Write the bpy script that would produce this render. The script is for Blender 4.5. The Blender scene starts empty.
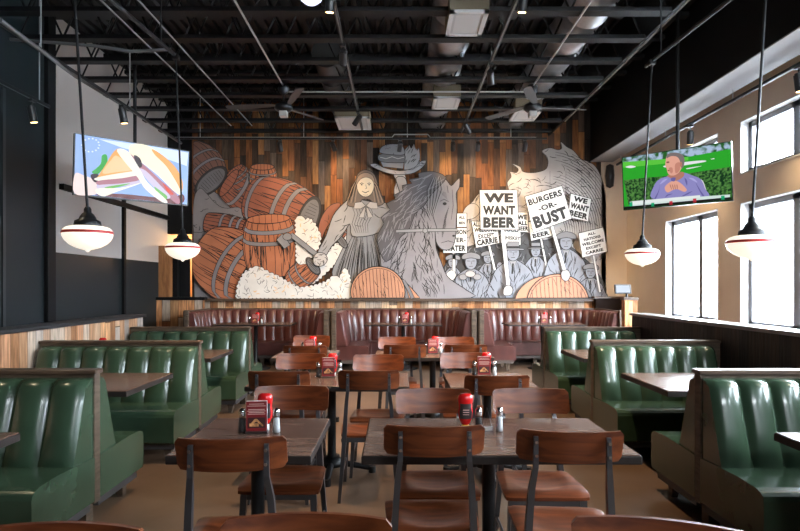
import bpy, math, random
from mathutils import Vector, Matrix
from math import sin, cos, pi, radians
random.seed(7)
SC = bpy.context.scene
COL = SC.collection
H = 1.52          # eye height
F = 580.0         # focal length in pixels of the 800 px wide frame

# ---------------------------------------------------------------- camera
cd = bpy.data.cameras.new('camera'); cam = bpy.data.objects.new('camera', cd); COL.objects.link(cam)
cam.location = (0, 0, H); cam.rotation_euler = (pi / 2, 0, 0)
cd.sensor_width = 36; cd.lens = 36 * F / 800; cd.shift_x = 3 / 800; cd.shift_y = 20.5 / 800; cd.clip_start = 0.05
SC.camera = cam
# ---------------------------------------------------------------- view and world
SC.view_settings.view_transform = 'Standard'; SC.view_settings.look = 'None'
SC.view_settings.gamma = 1; SC.view_settings.use_curve_mapping = False
SC.view_settings.exposure = 0.35
SC.cycles.max_bounces = 8; SC.cycles.diffuse_bounces = 5; SC.cycles.glossy_bounces = 4
SC.cycles.transparent_max_bounces = 12; SC.cycles.sample_clamp_indirect = 6
SC.cycles.caustics_reflective = False; SC.cycles.caustics_refractive = False
W = bpy.data.worlds.new('world'); SC.world = W; W.use_nodes = True
W.node_tree.nodes['Background'].inputs[0].default_value = (0.86, 0.93, 1.0, 1)
W.node_tree.nodes['Background'].inputs[1].default_value = 80.0

def portal(name, loc, rot, sx, sy):
    l = bpy.data.lights.new(name, 'AREA'); l.shape = 'RECTANGLE'; l.size = sx; l.size_y = sy
    l.cycles.is_portal = True
    o = bpy.data.objects.new(name, l); o.location = loc; o.rotation_euler = rot; COL.objects.link(o)
XR, XL, YB, YF, ZD = 4.75, -4.75, 12.0, -3.2, 5.3
WINY = [(8.58, 10.25), (6.35, 8.02), (4.10, 5.79), (1.85, 3.54), (-0.4, 1.29), (-2.65, -0.96)]
WZ = [(0.95, 2.665), (3.057, 3.79)]
def rows(a): return WZ if a > 1 else WZ[1:]     # low windows behind the camera left out to darken the near chair backs
for a, b in WINY:
    for z0, z1 in rows(a):
        portal('daylight_portal', (XR + .24, (a + b) / 2, (z0 + z1) / 2), (0, pi / 2, 0), z1 - z0, b - a)
FRONTX = [(1.4, 3.6)]  # high window out of view, added and sized for its highlights
FZ = (3.9, 4.4)
for a, b in FRONTX:
    portal('daylight_portal', ((a + b) / 2, YF - .12, (FZ[0] + FZ[1]) / 2), (pi / 2, 0, 0), b - a, FZ[1] - FZ[0])

# ---------------------------------------------------------------- materials
def nt(m):
    m.use_nodes = True
    return m.node_tree.nodes, m.node_tree.links, m.node_tree.nodes['Principled BSDF']
MATS = {}
def mat(name, col, rough=.5, metal=0, noise=0, scale=8, stretch=(1, 1, 1), bump=0, coat=0, emit=None, es=0, spec=None):
    if name in MATS: return MATS[name]
    m = bpy.data.materials.new(name); N, L, P = nt(m)
    P.inputs['Base Color'].default_value = (*col, 1); P.inputs['Roughness'].default_value = rough
    P.inputs['Metallic'].default_value = metal
    if spec is not None: P.inputs['Specular IOR Level'].default_value = spec
    if coat: P.inputs['Coat Weight'].default_value = coat; P.inputs['Coat Roughness'].default_value = .12
    if emit: P.inputs['Emission Color'].default_value = (*emit, 1); P.inputs['Emission Strength'].default_value = es
    if noise or bump:
        tc = N.new('ShaderNodeTexCoord'); mp = N.new('ShaderNodeMapping'); nz = N.new('ShaderNodeTexNoise')
        mp.inputs['Scale'].default_value = stretch; nz.inputs['Scale'].default_value = scale; nz.inputs['Detail'].default_value = 5
        L.new(tc.outputs['Object'], mp.inputs[0]); L.new(mp.outputs[0], nz.inputs[0])
        if noise:
            r = N.new('ShaderNodeValToRGB'); c = r.color_ramp
            c.elements[0].position = .3; c.elements[1].position = .72
            c.elements[0].color = (*[max(0, v * (1 - noise)) for v in col], 1)
            c.elements[1].color = (*[min(1, v * (1 + noise)) for v in col], 1)
            L.new(nz.outputs[0], r.inputs[0]); L.new(r.outputs[0], P.inputs['Base Color'])
        if bump:
            b = N.new('ShaderNodeBump'); b.inputs['Strength'].default_value = bump; b.inputs['Distance'].default_value = .01
            L.new(nz.outputs[0], b.inputs['Height']); L.new(b.outputs[0], P.inputs['Normal'])
    MATS[name] = m
    return m

def planks(name, cols, w=.11, h=.9, axis='x', grey=0, rough=.6, bright=1.0):
    """reclaimed boards: every board its own colour; boards run along z, side by side along AXIS"""
    m = bpy.data.materials.new(name); N, L, P = nt(m)
    tc = N.new('ShaderNodeTexCoord'); sp = N.new('ShaderNodeSeparateXYZ'); L.new(tc.outputs['Object'], sp.inputs[0])
    def math_(op, a, b=None):
        n = N.new('ShaderNodeMath'); n.operation = op
        for i, v in enumerate((a, b)):
            if v is None: continue
            if isinstance(v, (int, float)): n.inputs[i].default_value = v
            else: L.new(v, n.inputs[i])
        return n.outputs[0]
    u = math_('DIVIDE', sp.outputs['X' if axis == 'x' else 'Y'], w)
    iu = math_('FLOOR', u); fu = math_('FRACT', u)
    w1 = N.new('ShaderNodeTexWhiteNoise'); w1.noise_dimensions = '1D'; L.new(iu, w1.inputs['W'])
    v = math_('ADD', math_('DIVIDE', sp.outputs['Z'], h), math_('MULTIPLY', w1.outputs['Value'], 7.3))
    iv = math_('FLOOR', v); fv = math_('FRACT', v)
    cb = N.new('ShaderNodeCombineXYZ'); L.new(iu, cb.inputs[0]); L.new(iv, cb.inputs[1])
    w2 = N.new('ShaderNodeTexWhiteNoise'); w2.noise_dimensions = '2D'; L.new(cb.outputs[0], w2.inputs['Vector'])
    r = N.new('ShaderNodeValToRGB'); r.color_ramp.interpolation = 'CONSTANT'
    el = r.color_ramp.elements
    while len(el) < len(cols): el.new(.5)
    for i, c in enumerate(cols):
        el[i].position = i / len(cols); el[i].color = (*[x * bright for x in c], 1)
    L.new(w2.outputs['Value'], r.inputs[0])
    mp = N.new('ShaderNodeMapping'); mp.inputs['Scale'].default_value = (14, 14, 1.6); L.new(tc.outputs['Object'], mp.inputs[0])
    ad = N.new('ShaderNodeVectorMath'); ad.operation = 'ADD'; L.new(mp.outputs[0], ad.inputs[0]); L.new(w2.outputs['Color'], ad.inputs[1])
    nz = N.new('ShaderNodeTexNoise'); nz.inputs['Scale'].default_value = 2.2; nz.inputs['Detail'].default_value = 6; L.new(ad.outputs[0], nz.inputs[0])
    k = N.new('ShaderNodeMapRange'); k.inputs['From Min'].default_value = .3; k.inputs['From Max'].default_value = .7
    k.inputs['To Min'].default_value = .55; k.inputs['To Max'].default_value = 1.35; L.new(nz.outputs[0], k.inputs[0])
    e1 = math_('GREATER_THAN', fu, .035); e2 = math_('GREATER_THAN', fv, .008)
    kk = math_('MULTIPLY', k.outputs[0], math_('ADD', math_('MULTIPLY', math_('MULTIPLY', e1, e2), .85), .15))
    mx = N.new('ShaderNodeVectorMath'); mx.operation = 'SCALE'; L.new(r.outputs[0], mx.inputs[0]); L.new(kk, mx.inputs['Scale'])
    L.new(mx.outputs[0], P.inputs['Base Color']); P.inputs['Roughness'].default_value = rough; P.inputs['Specular IOR Level'].default_value = .2
    b = N.new('ShaderNodeBump'); b.inputs['Strength'].default_value = .35; b.inputs['Distance'].default_value = .01
    L.new(kk, b.inputs['Height']); L.new(b.outputs[0], P.inputs['Normal'])
    MATS[name] = m
    return m

def wood(name, c1, c2, rough=.35, scale=3, axis=(1, 9, 9), coat=.3):
    m = bpy.data.materials.new(name); N, L, P = nt(m)
    tc = N.new('ShaderNodeTexCoord'); mp = N.new('ShaderNodeMapping'); mp.inputs['Scale'].default_value = axis
    nz = N.new('ShaderNodeTexNoise'); nz.inputs['Scale'].default_value = scale; nz.inputs['Detail'].default_value = 7; nz.inputs['Distortion'].default_value = .6
    r = N.new('ShaderNodeValToRGB'); r.color_ramp.elements[0].position = .32; r.color_ramp.elements[1].position = .68
    r.color_ramp.elements[0].color = (*c1, 1); r.color_ramp.elements[1].color = (*c2, 1)
    L.new(tc.outputs['Object'], mp.inputs[0]); L.new(mp.outputs[0], nz.inputs[0]); L.new(nz.outputs[0], r.inputs[0]); L.new(r.outputs[0], P.inputs['Base Color'])
    P.inputs['Roughness'].default_value = rough; P.inputs['Coat Weight'].default_value = coat; P.inputs['Coat Roughness'].default_value = .2; P.inputs['Specular IOR Level'].default_value = .35
    MATS[name] = m
    return m

def glassy(name, tint=(.95, .98, 1)):
    m = bpy.data.materials.new(name); N, L, P = nt(m); N.remove(P)
    t = N.new('ShaderNodeBsdfTransparent'); t.inputs[0].default_value = (*tint, 1)
    g = N.new('ShaderNodeBsdfGlossy'); g.inputs['Roughness'].default_value = .03
    mx = N.new('ShaderNodeMixShader'); mx.inputs[0].default_value = .07; L.new(t.outputs[0], mx.inputs[1]); L.new(g.outputs[0], mx.inputs[2])
    L.new(mx.outputs[0], N['Material Output'].inputs[0]); MATS[name] = m
    return m

def emis(name, col, s):
    m = bpy.data.materials.new(name); N, L, P = nt(m)
    P.inputs['Base Color'].default_value = (0, 0, 0, 1); P.inputs['Specular IOR Level'].default_value = .2; P.inputs['Roughness'].default_value = .3
    P.inputs['Emission Color'].default_value = (*col, 1); P.inputs['Emission Strength'].default_value = s
    MATS[name] = m
    return m

green = mat('green_leather', (.034, .063, .037), .25, noise=.15, scale=5, bump=.06, coat=.25)
redl = mat('oxblood_leather', (.085, .026, .021), .33, noise=.25, scale=5, bump=.06, coat=.2)
chairwood = wood('chair_wood', (.075, .017, .006), (.20, .052, .016), .33, coat=.12)
steel = mat('dark_steel', (.13, .13, .14), .3, .8)
black_iron = mat('black_iron', (.012, .012, .013), .45, .3)
tabletop = wood('table_laminate', (.085, .045, .032), (.16, .095, .07), .27, 2.2, (1.5, 10, 4), .05)
tabedge = mat('table_edge', (.022, .016, .014), .5, spec=.25)
panelwood = wood('booth_panel_wood', (.055, .036, .024), (.13, .090, .06), .5, 3, (2, 2, 12), 0)
capwood = wood('cap_wood', (.05, .03, .02), (.11, .07, .046), .42, 3, (2, 9, 9), .1)
blackpaint = mat('black_paint', (.004, .004, .0045), .6, spec=.2)
joistblack = mat('joist_black', (.006, .006, .0068), .5, .2)
deckblack = mat('deck_black', (.005, .005, .0055), .55)
galv = mat('galvanised', (.55, .55, .57), .35, .75, noise=.2, scale=6)
conduitm = mat('conduit_steel', (.6, .6, .6), .4, .6)
tan = mat('tan_paint', (.88, .74, .60), .7, noise=.03, scale=3)
cream = mat('cream_paint', (.66, .60, .56), .7)
darkwall = mat('dark_wall_paint', (.012, .017, .019), .45, spec=.3)
whitep = mat('white_paint', (.85, .85, .85), .5)
winframe = mat('window_frame_grey', (.24, .24, .26), .4, .3)
soffitg = mat('soffit_grey', (.30, .30, .31), .6)
wall_planks = planks('mural_wall_planks', [(.07, .045, .03), (.22, .075, .022), (.03, .02, .015), (.28, .11, .035), (.10, .065, .045), (.36, .16, .055), (.05, .028, .018), (.15, .105, .08), (.24, .085, .03), (.09, .042, .022), (.13, .055, .025)], .125, .9, bright=.8)
low_planks = planks('low_wall_planks', [(.48, .25, .13), (.62, .38, .24), (.36, .16, .07), (.52, .42, .35), (.66, .34, .16), (.33, .27, .23), (.55, .27, .14), (.60, .45, .34)], .12, 1.4, 'y')
wain_planks = planks('wainscot_planks', [(.40, .20, .09), (.6, .40, .25), (.27, .11, .045), (.46, .35, .27), (.58, .26, .11), (.24, .16, .11)], .16, 1.4, 'x')
dark_planks = planks('dark_planks', [(.03, .018, .014), (.045, .025, .019), (.022, .014, .012), (.035, .024, .02)], .14, 2.0, 'y', rough=.5)
glass = glassy('window_glass'); shaker_glass = glassy('shaker_glass', (.8, .82, .84))
red_plastic = mat('red_plastic', (.62, .01, .01), .25, coat=.3)
white_plastic = mat('white_plastic', (.8, .8, .78), .35)
yellow_plastic = mat('yellow_plastic', (.75, .45, .02), .4)
chrome = mat('chrome', (.75, .75, .76), .2, 1)
salt_m = mat('salt', (.85, .83, .8), .8); pepper_m = mat('pepper', (.05, .04, .035), .9, noise=.6, scale=200)
card_red = mat('card_maroon', (.20, .012, .014), .4); card_pic = mat('card_picture', (.55, .26, .10), .5, noise=.7, scale=60); card_txt = mat('card_text', (.7, .45, .4), .5)
card_white = mat('card_white', (.75, .70, .68), .5)

def concrete():
    m = bpy.data.materials.new('polished_concrete'); N, L, P = nt(m)
    tc = N.new('ShaderNodeTexCoord')
    a = N.new('ShaderNodeTexNoise'); a.inputs['Scale'].default_value = .9; a.inputs['Detail'].default_value = 9; a.inputs['Roughness'].default_value = .62
    r = N.new('ShaderNodeValToRGB'); r.color_ramp.elements[0].position = .32; r.color_ramp.elements[1].position = .7
    r.color_ramp.elements[0].color = (.105, .060, .036, 1); r.color_ramp.elements[1].color = (.19, .115, .072, 1)
    L.new(tc.outputs['Object'], a.inputs[0]); L.new(a.outputs[0], r.inputs[0]); L.new(r.outputs[0], P.inputs['Base Color'])
    b = N.new('ShaderNodeTexNoise'); b.inputs['Scale'].default_value = 1.6; L.new(tc.outputs['Object'], b.inputs[0])
    k = N.new('ShaderNodeMapRange'); k.inputs['To Min'].default_value = .27; k.inputs['To Max'].default_value = .36; L.new(b.outputs[0], k.inputs[0]); L.new(k.outputs[0], P.inputs['Roughness'])
    MATS['concrete'] = m
    return m
concrete_m = concrete()

# ---------------------------------------------------------------- mesh builder
class MB:
    def __init__(s): s.v = []; s.f = []; s.mi = []; s.ms = []; s.sm = []
    def _m(s, m):
        if m not in s.ms: s.ms.append(m)
        return s.ms.index(m)
    def add(s, vs, fs, m, smooth=False):
        o = len(s.v); s.v += [tuple(p) for p in vs]; k = s._m(m)
        for f in fs: s.f.append([i + o for i in f]); s.mi.append(k); s.sm.append(smooth)
    def box(s, x0, x1, y0, y1, z0, z1, m, b=0.0, M=None):
        x0, x1 = sorted((x0, x1)); y0, y1 = sorted((y0, y1)); z0, z1 = sorted((z0, z1))
        if b <= 0:
            vs = [(x, y, z) for x in (x0, x1) for y in (y0, y1) for z in (z0, z1)]
            fs = [(0, 1, 3, 2), (4, 6, 7, 5), (0, 4, 5, 1), (2, 3, 7, 6), (0, 2, 6, 4), (1, 5, 7, 3)]
        else:
            b = min(b, (x1 - x0) / 2.01, (y1 - y0) / 2.01, (z1 - z0) / 2.01)
            X, Y, Z = (x0, x1), (y0, y1), (z0, z1); vs = []; idx = {}
            for i in (0, 1):
                for j in (0, 1):
                    for k in (0, 1):
                        sx, sy, sz = 1 - 2 * i, 1 - 2 * j, 1 - 2 * k
                        for a, p in enumerate(((X[i], Y[j] + sy * b, Z[k] + sz * b), (X[i] + sx * b, Y[j], Z[k] + sz * b), (X[i] + sx * b, Y[j] + sy * b, Z[k]))):
                            idx[i, j, k, a] = len(vs); vs.append(p)
            q = idx; fs = []
            for i in (0, 1): fs.append((q[i, 0, 0, 0], q[i, 1, 0, 0], q[i, 1, 1, 0], q[i, 0, 1, 0]))
            for j in (0, 1): fs.append((q[0, j, 0, 1], q[1, j, 0, 1], q[1, j, 1, 1], q[0, j, 1, 1]))
            for k in (0, 1): fs.append((q[0, 0, k, 2], q[1, 0, k, 2], q[1, 1, k, 2], q[0, 1, k, 2]))
            for i in (0, 1):
                for j in (0, 1): fs.append((q[i, j, 0, 0], q[i, j, 1, 0], q[i, j, 1, 1], q[i, j, 0, 1]))
            for i in (0, 1):
                for k in (0, 1): fs.append((q[i, 0, k, 0], q[i, 1, k, 0], q[i, 1, k, 2], q[i, 0, k, 2]))
            for j in (0, 1):
                for k in (0, 1): fs.append((q[0, j, k, 1], q[1, j, k, 1], q[1, j, k, 2], q[0, j, k, 2]))
            for i in (0, 1):
                for j in (0, 1):
                    for k in (0, 1): fs.append((q[i, j, k, 0], q[i, j, k, 1], q[i, j, k, 2]))
        if M is not None: vs = [tuple(M @ Vector(p)) for p in vs]
        s.add(vs, fs, m); return s
    def rod(s, p, q, r, m, n=8, r2=None, cap=True):
        p, q = Vector(p), Vector(q); d = (q - p).normalized(); r2 = r if r2 is None else r2
        a = d.orthogonal().normalized(); b = d.cross(a); vs = []
        for c, rr in ((p, r), (q, r2)):
            for i in range(n):
                t = 2 * pi * i / n; vs.append(c + (a * cos(t) + b * sin(t)) * rr)
        fs = [(i, (i + 1) % n, n + (i + 1) % n, n + i) for i in range(n)]
        s.add(vs, fs, m, n > 6)
        if cap: s.add(vs[:n], [tuple(range(n))[::-1]], m); s.add(vs[n:], [tuple(range(n))], m)
        return s
    def tube(s, pts, r, m, n=8):
        pts = [Vector(p) for p in pts]; rings = []; a = None
        for i, p in enumerate(pts):
            d = ((pts[min(i + 1, len(pts) - 1)] - pts[max(i - 1, 0)])).normalized()
            a = d.orthogonal().normalized() if a is None else (a - d * a.dot(d)).normalized()
            b = d.cross(a); rr = r[i] if isinstance(r, (list, tuple)) else r
            rings.append([p + (a * cos(2 * pi * k / n) + b * sin(2 * pi * k / n)) * rr for k in range(n)])
        vs = [v for g in rings for v in g]; fs = []
        for i in range(len(pts) - 1):
            for k in range(n): fs.append((i * n + k, i * n + (k + 1) % n, (i + 1) * n + (k + 1) % n, (i + 1) * n + k))
        s.add(vs, fs, m, True); s.add(rings[0], [tuple(range(n))[::-1]], m); s.add(rings[-1], [tuple(range(n))], m)
        return s
    def bar(s, pts, ws, ds, m):
        """flat bar along pts, width ws along x, depth ds along y"""
        vs = []; n = len(pts)
        for (x, y, z), w, d in zip(pts, ws, ds):
            vs += [(x - w / 2, y - d / 2, z), (x + w / 2, y - d / 2, z), (x + w / 2, y + d / 2, z), (x - w / 2, y + d / 2, z)]
        fs = [(3, 2, 1, 0), tuple(4 * (n - 1) + i for i in range(4))]
        for i in range(n - 1):
            for k in range(4): fs.append((4 * i + k, 4 * i + (k + 1) % 4, 4 * i + 4 + (k + 1) % 4, 4 * i + 4 + k))
        s.add(vs, fs, m); return s
    def lathe(s, prof, m, c=(0, 0, 0), n=24, sx=1, sy=1):
        vs = []; k = len(prof)
        for i in range(n):
            t = 2 * pi * i / n
            for r, z in prof: vs.append((c[0] + r * cos(t) * sx, c[1] + r * sin(t) * sy, c[2] + z))
        fs = [(i * k + j, ((i + 1) % n) * k + j, ((i + 1) % n) * k + j + 1, i * k + j + 1) for i in range(n) for j in range(k - 1)]
        s.add(vs, fs, m, True); return s
    def prism(s, poly, to3, d, m):
        """poly [(u,v)], to3(u,v,h) -> point; from h=0 to h=d"""
        n = len(poly); vs = [to3(u, v, 0) for u, v in poly] + [to3(u, v, d) for u, v in poly]
        fs = [tuple(range(n))[::-1], tuple(range(n, 2 * n))] + [(i, (i + 1) % n, n + (i + 1) % n, n + i) for i in range(n)]
        s.add(vs, fs, m); return s
    def build(s, name, parent=None, **props):
        me = bpy.data.meshes.new(name); me.from_pydata(s.v, [], s.f)
        for m in s.ms: me.materials.append(m)
        me.polygons.foreach_set('material_index', s.mi); me.polygons.foreach_set('use_smooth', s.sm); me.update()
        o = bpy.data.objects.new(name, me); COL.objects.link(o)
        if parent is not None: o.parent = parent
        for k, v in props.items(): o[k] = v
        return o

def thing(name, label, cat, loc=(0, 0, 0), rz=0, group=None):
    o = bpy.data.objects.new(name, None); COL.objects.link(o); o.location = loc; o.rotation_euler = (0, 0, rz); o.empty_display_size = .1
    o['label'] = label; o['category'] = cat
    if group: o['group'] = group
    return o
def tag(o, label, cat, group=None):
    o['label'] = label; o['category'] = cat
    if group: o['group'] = group
    return o
def dup(root, loc, rz=None, label=None, group=None):
    """a copy of a thing with copies of its parts and their sub-parts"""
    r = root.copy(); COL.objects.link(r); r.location = loc
    if rz is not None: r.rotation_euler = (0, 0, rz)
    if label: r['label'] = label
    if group: r['group'] = group
    for ch in list(root.children):
        c = ch.copy(); COL.objects.link(c); c.parent = r
        for g in list(ch.children):
            d = g.copy(); COL.objects.link(d); d.parent = c
    return r
def struct(name, mb, **k): return mb.build(name, kind='structure', **k)
def px(x, d): return (x - 397) * d / F
def pz(y, d): return H + (286 - y) * d / F
# ================================================================= THE ROOM
struct('floor', MB().box(XL, XR, YF, 13.9, -.1, 0, concrete_m))
# corrugated roof deck, ribs running away from the camera
mb = MB(); x = XL - .05; vs = []; prof = []
while x < XR + .1:
    prof += [(x, ZD), (x + .055, ZD), (x + .07, ZD + .05), (x + .13, ZD + .05), (x + .145, ZD)]; x += .15
vs = [(a, YF, b) for a, b in prof] + [(a, 13.9, b) for a, b in prof]; n = len(prof)
mb.add(vs, [(i, i + 1, n + i + 1, n + i) for i in range(n - 1)], deckblack)
mb.box(XL - .1, XR + .3, YF - .1, 13.9, ZD + .07, ZD + .2, deckblack)
struct('ceiling', mb)
# right wall with two rows of windows
mb = MB(); T = .23
ys = [YF] + [v for a, b in sorted(WINY) for v in (a, b)] + [YB]
for i in range(0, len(ys), 2): mb.box(XR, XR + T, ys[i], ys[i + 1], 0, ZD + .1, tan)
for a, b in WINY:
    z = 0
    for z0, z1 in rows(a): mb.box(XR, XR + T, a, b, z, z0, tan); z = z1
    mb.box(XR, XR + T, a, b, z, ZD + .1, tan)
struct('wall_right', mb)
k = 0
for a, b in WINY:
    for z0, z1 in rows(a):
        k += 1; e = .012
        rv = MB()   # white plastered reveals
        rv.box(XR - .004, XR + T - .12, b - e, b + .0, z0, z1, whitep); rv.box(XR - .004, XR + T - .12, a, a + e, z0, z1, whitep)
        rv.box(XR - .004, XR + T - .12, a, b, z1 - e, z1, whitep); rv.box(XR - .02, XR + T - .12, a, b, z0, z0 + .02, whitep)
        r = struct('window_%d' % k, rv)
        fr = MB(); w = .085; f0, f1 = XR + T - .12, XR + T - .01
        fr.box(f0, f1, a, a + w, z0, z1, winframe); fr.box(f0, f1, b - w, b, z0, z1, winframe)
        fr.box(f0, f1, a, b, z0, z0 + w, winframe); fr.box(f0, f1, a, b, z1 - w, z1, winframe)
        m_ = a + (b - a) * .42; fr.box(f0, f1, m_ - .06, m_ + .06, z0, z1, winframe)
        fr.build('window_frame', r)
        MB().box(XR + T - .04, XR + T - .034, a + .02, b - .02, z0 + .02, z1 - .02, glass).build('pane', r)
# left wall: dark low, cream panel above from the column to the back
mb = MB()
mb.box(XL - .2, XL, YF, 8.0, 0, ZD + .1, darkwall); mb.box(XL - .2, XL, 8.0, 12.0, 0, 1.99, darkwall)
mb.box(XL - .2, XL, 8.0, 12.0, 1.99, ZD + .1, cream); mb.box(XL - .2, XL, 12.0, 13.9, 0, ZD + .1, tan)
struct('wall_left', mb)
mb = MB().box(XL, XL + .06, 7.80, 7.98, 0, ZD - .01, blackpaint, .005); struct('trim_1', mb)
mb = MB().box(XL, XL + .05, 10.0, 10.07, 0, 3.2, blackpaint); struct('trim_2', mb)
mb = MB().box(XL, XL + .07, 8.15, 11.95, 2.88, 2.96, blackpaint); struct('trim_3', mb)
for i, y in enumerate((6.95, 5.75)):
    struct('trim_%d' % (4 + i), MB().box(XL, XL + .03, y, y + .05, 0, 3.9, mat('trim_dark', (.03, .036, .038), .4)))
# door in the left wall by the column
mb = MB().box(XL, XL + .04, 6.0, 6.9, 0, 2.35, mat('dark_door', (.028, .036, .038), .35), .004); d = struct('door_1', mb)
MB().box(XL + .04, XL + .055, 6.12, 6.78, .2, 1.0, darkwall, .003).build('door_panel', d)
MB().box(XL + .04, XL + .055, 6.12, 6.78, 1.15, 2.2, darkwall, .003).build('door_panel', d)
# back wall: planked, open passage at its left end
mb = MB().box(-4.24, 4.22, YB, YB + .15, 0, ZD + .1, wall_planks); struct('wall_back', mb)
struct('wall_corner', MB().box(4.22, XR + .2, YB - .02, YB + .15, 0, ZD + .1, tan))
struct('wall_passage', MB().box(XL, -3.6, 13.75, 13.9, 0, ZD, mat('ochre', (.45, .22, .07), .6)))
struct('wall_passage_side', MB().box(-3.75, -3.6, YB + .15, 13.75, 0, ZD, mat('ochre', (.45, .22, .07), .6)))
struct('wall_header', MB().box(XL, -4.24, YB, YB + .15, 2.6, ZD + .1, blackpaint))
l = bpy.data.lights.new('passage_lamp', 'POINT'); l.energy = 45; l.color = (1, .6, .25); l.shadow_soft_size = .08
o = bpy.data.objects.new('passage_lamp', l); o.location = (-4.25, 12.9, 2.4); COL.objects.link(o)
# wooden door casing at the left wall next to the passage
struct('trim_6', MB().box(XL, XL + .22, 11.55, 11.7, 0, 2.32, wood('casing_wood', (.20, .08, .03), (.36, .16, .06), .5, 3, (9, 9, 1), 0)))
struct('door_2', MB().box(XL + .22, XL + .30, 11.75, 11.85, 0, 2.2, blackpaint).box(XL + .06, XL + .5, 11.88, 11.93, 0, 2.2, blackpaint))
# wall behind the camera, with the slit window added for its highlights
mb = MB(); xs = [XL] + [v for p in FRONTX for v in p] + [XR]
for i in range(0, len(xs), 2): mb.box(xs[i], xs[i + 1], YF - .2, YF, 0, ZD + .1, darkwall)
for a, b in FRONTX: mb.box(a, b, YF - .2, YF, 0, FZ[0], darkwall).box(a, b, YF - .2, YF, FZ[1], ZD + .1, darkwall)
struct('wall_front', mb)
for a, b in FRONTX:
    k += 1
    fr = MB(); w = .06
    fr.box(a, a + w, YF - .15, YF - .05, *FZ, winframe).box(b - w, b, YF - .15, YF - .05, *FZ, winframe)
    fr.box(a, b, YF - .15, YF - .05, FZ[0], FZ[0] + w, winframe).box(a, b, YF - .15, YF - .05, FZ[1] - w, FZ[1], winframe).box((a + b) / 2 - .03, (a + b) / 2 + .03, YF - .15, YF - .05, *FZ, winframe)
    struct('window_%d' % k, fr)
# black bulkhead on the right with grey underside
mb = MB().box(4.0, 4.46, YF, YB, 4.1, ZD + .1, blackpaint).box(4.0, 4.46, YF, YB - .001, 4.085, 4.1, soffitg)
struct('trim_7', mb)
mb = MB()
gx = 3.08
mb.box(gx + .04, gx + .08, 4.0, YB, 4.63, 4.66, blackpaint).box(gx, gx + .12, 4.0, YB, 5.24, 5.28, blackpaint).box(gx + .04, gx + .08, 4.0, YB, 4.66, 5.24, blackpaint)
struct('trim_8', mb)
# mural ledge and planked wainscot
MLZ = pz(298.5, 11.85)
struct('trim_9', MB().box(-4.24, 4.1, 11.8, 12.0, MLZ - .06, MLZ, capwood, .004))
struct('trim_10', MB().box(-4.0, 4.1, 11.9, 12.0, 0, MLZ - .06, wain_planks))
# half walls beside the booths
mb = MB().box(-3.60, -3.44, 1.2, 7.85, 0, 1.10, low_planks); struct('wall_booths_left', mb)
struct('trim_11', MB().box(-3.66, -3.40, 1.2, 7.88, 1.10, 1.14, mat('cap_black', (.02, .02, .022), .35), .004))
mb = MB().box(3.14, 3.30, .8, 7.75, 0, 1.125, dark_planks); struct('wall_booths_right', mb)
struct('trim_12', MB().box(3.11, 3.36, .8, 7.78, 1.125, 1.16, mat('ledge_grey', (.22, .20, .19), .3), .004))
# low planked walls at the ends of the red booths
a, b = px(160, 11.5), px(186, 11.5)
struct('wall_low_left', MB().box(a - .35, px(204, 11.5), 11.45, 11.55, 0, pz(300, 11.5), wain_planks).box(a - .35, px(206, 11.5), 11.42, 11.58, pz(300, 11.5), pz(297, 11.5), blackpaint))
db = mat('dark_brown_board', (.016, .009, .007), .7, spec=.1)
struct('wall_low_right', MB().box(px(596, 11.7), 4.74, 11.7, 11.8, 0, pz(298.5, 11.7), db).box(px(594, 11.7), 4.74, 11.66, 11.84, pz(298.5, 11.7), pz(296.5, 11.7), capwood))
struct('wall_post_right', MB().box(px(623.5, 9.9), px(636, 9.9), 9.84, 9.98, 0, pz(300, 9.9), wain_planks).box(px(622.5, 9.9), px(637, 9.9), 9.82, 10.0, pz(300, 9.9), pz(297.5, 9.9), capwood))
# outside: pavement and the pale building over the street
struct('ground_outside', MB().box(XR + .25, 40, -25, 45, -.2, -.05, mat('pavement', (.45, .45, .45), .8)))
bmb = MB(); fac = mat('facade', (.72, .74, .78), .7)
bmb.box(27, 31, -12, 48, -.05, 7.4, fac)
t = tag(bmb.build('building'), 'pale building across the street seen through the windows', 'building')
for j in range(9):
    for q in range(2):
        MB().box(26.95, 27.0, 2 + j * 4.9, 5 + j * 4.9, .8 + q * 3.6, 3.2 + q * 3.6, mat('facade_glass', (.25, .33, .42), .15)).build('window', t)

# ================================================================= CEILING GEAR
ords = ['first', 'second', 'third', 'fourth', 'fifth', 'sixth', 'seventh', 'eighth', 'ninth', 'tenth', 'eleventh', 'twelfth']
def joist(y, label):
    t = thing('ceiling_joist', label, 'joist', (0, y, 4.6), 0, 'black open web joists under the roof deck')
    x0, x1 = XL, 3.08
    MB().box(x0, x1, -.07, -.015, 0, .05, joistblack).box(x0, x1, .015, .07, 0, .05, joistblack).box(x0, x1, -.06, .06, 0, .012, joistblack).build('bottom_chord', t)
    MB().box(x0, 4.0, -.06, .06, .62, .68, joistblack).build('top_chord', t)
    w = MB(); n = 14; st = (x1 - x0) / n
    for i in range(n):
        a = x0 + i * st
        w.rod((a, 0, .03), (a + st / 2, 0, .65), .013, joistblack, 5); w.rod((a + st / 2, 0, .65), (a + st, 0, .03), .013, joistblack, 5)
    w.build('web', t)
    return t
j0 = None
for i in range(11):
    y = 11.6 - .72 * i
    lab = '%s black open web steel joist under the roof deck, counting from the mural wall' % ords[i].capitalize()
    if j0 is None: j0 = joist(y, lab)
    else: dup(j0, (0, y, 4.6), 0, lab)

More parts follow.
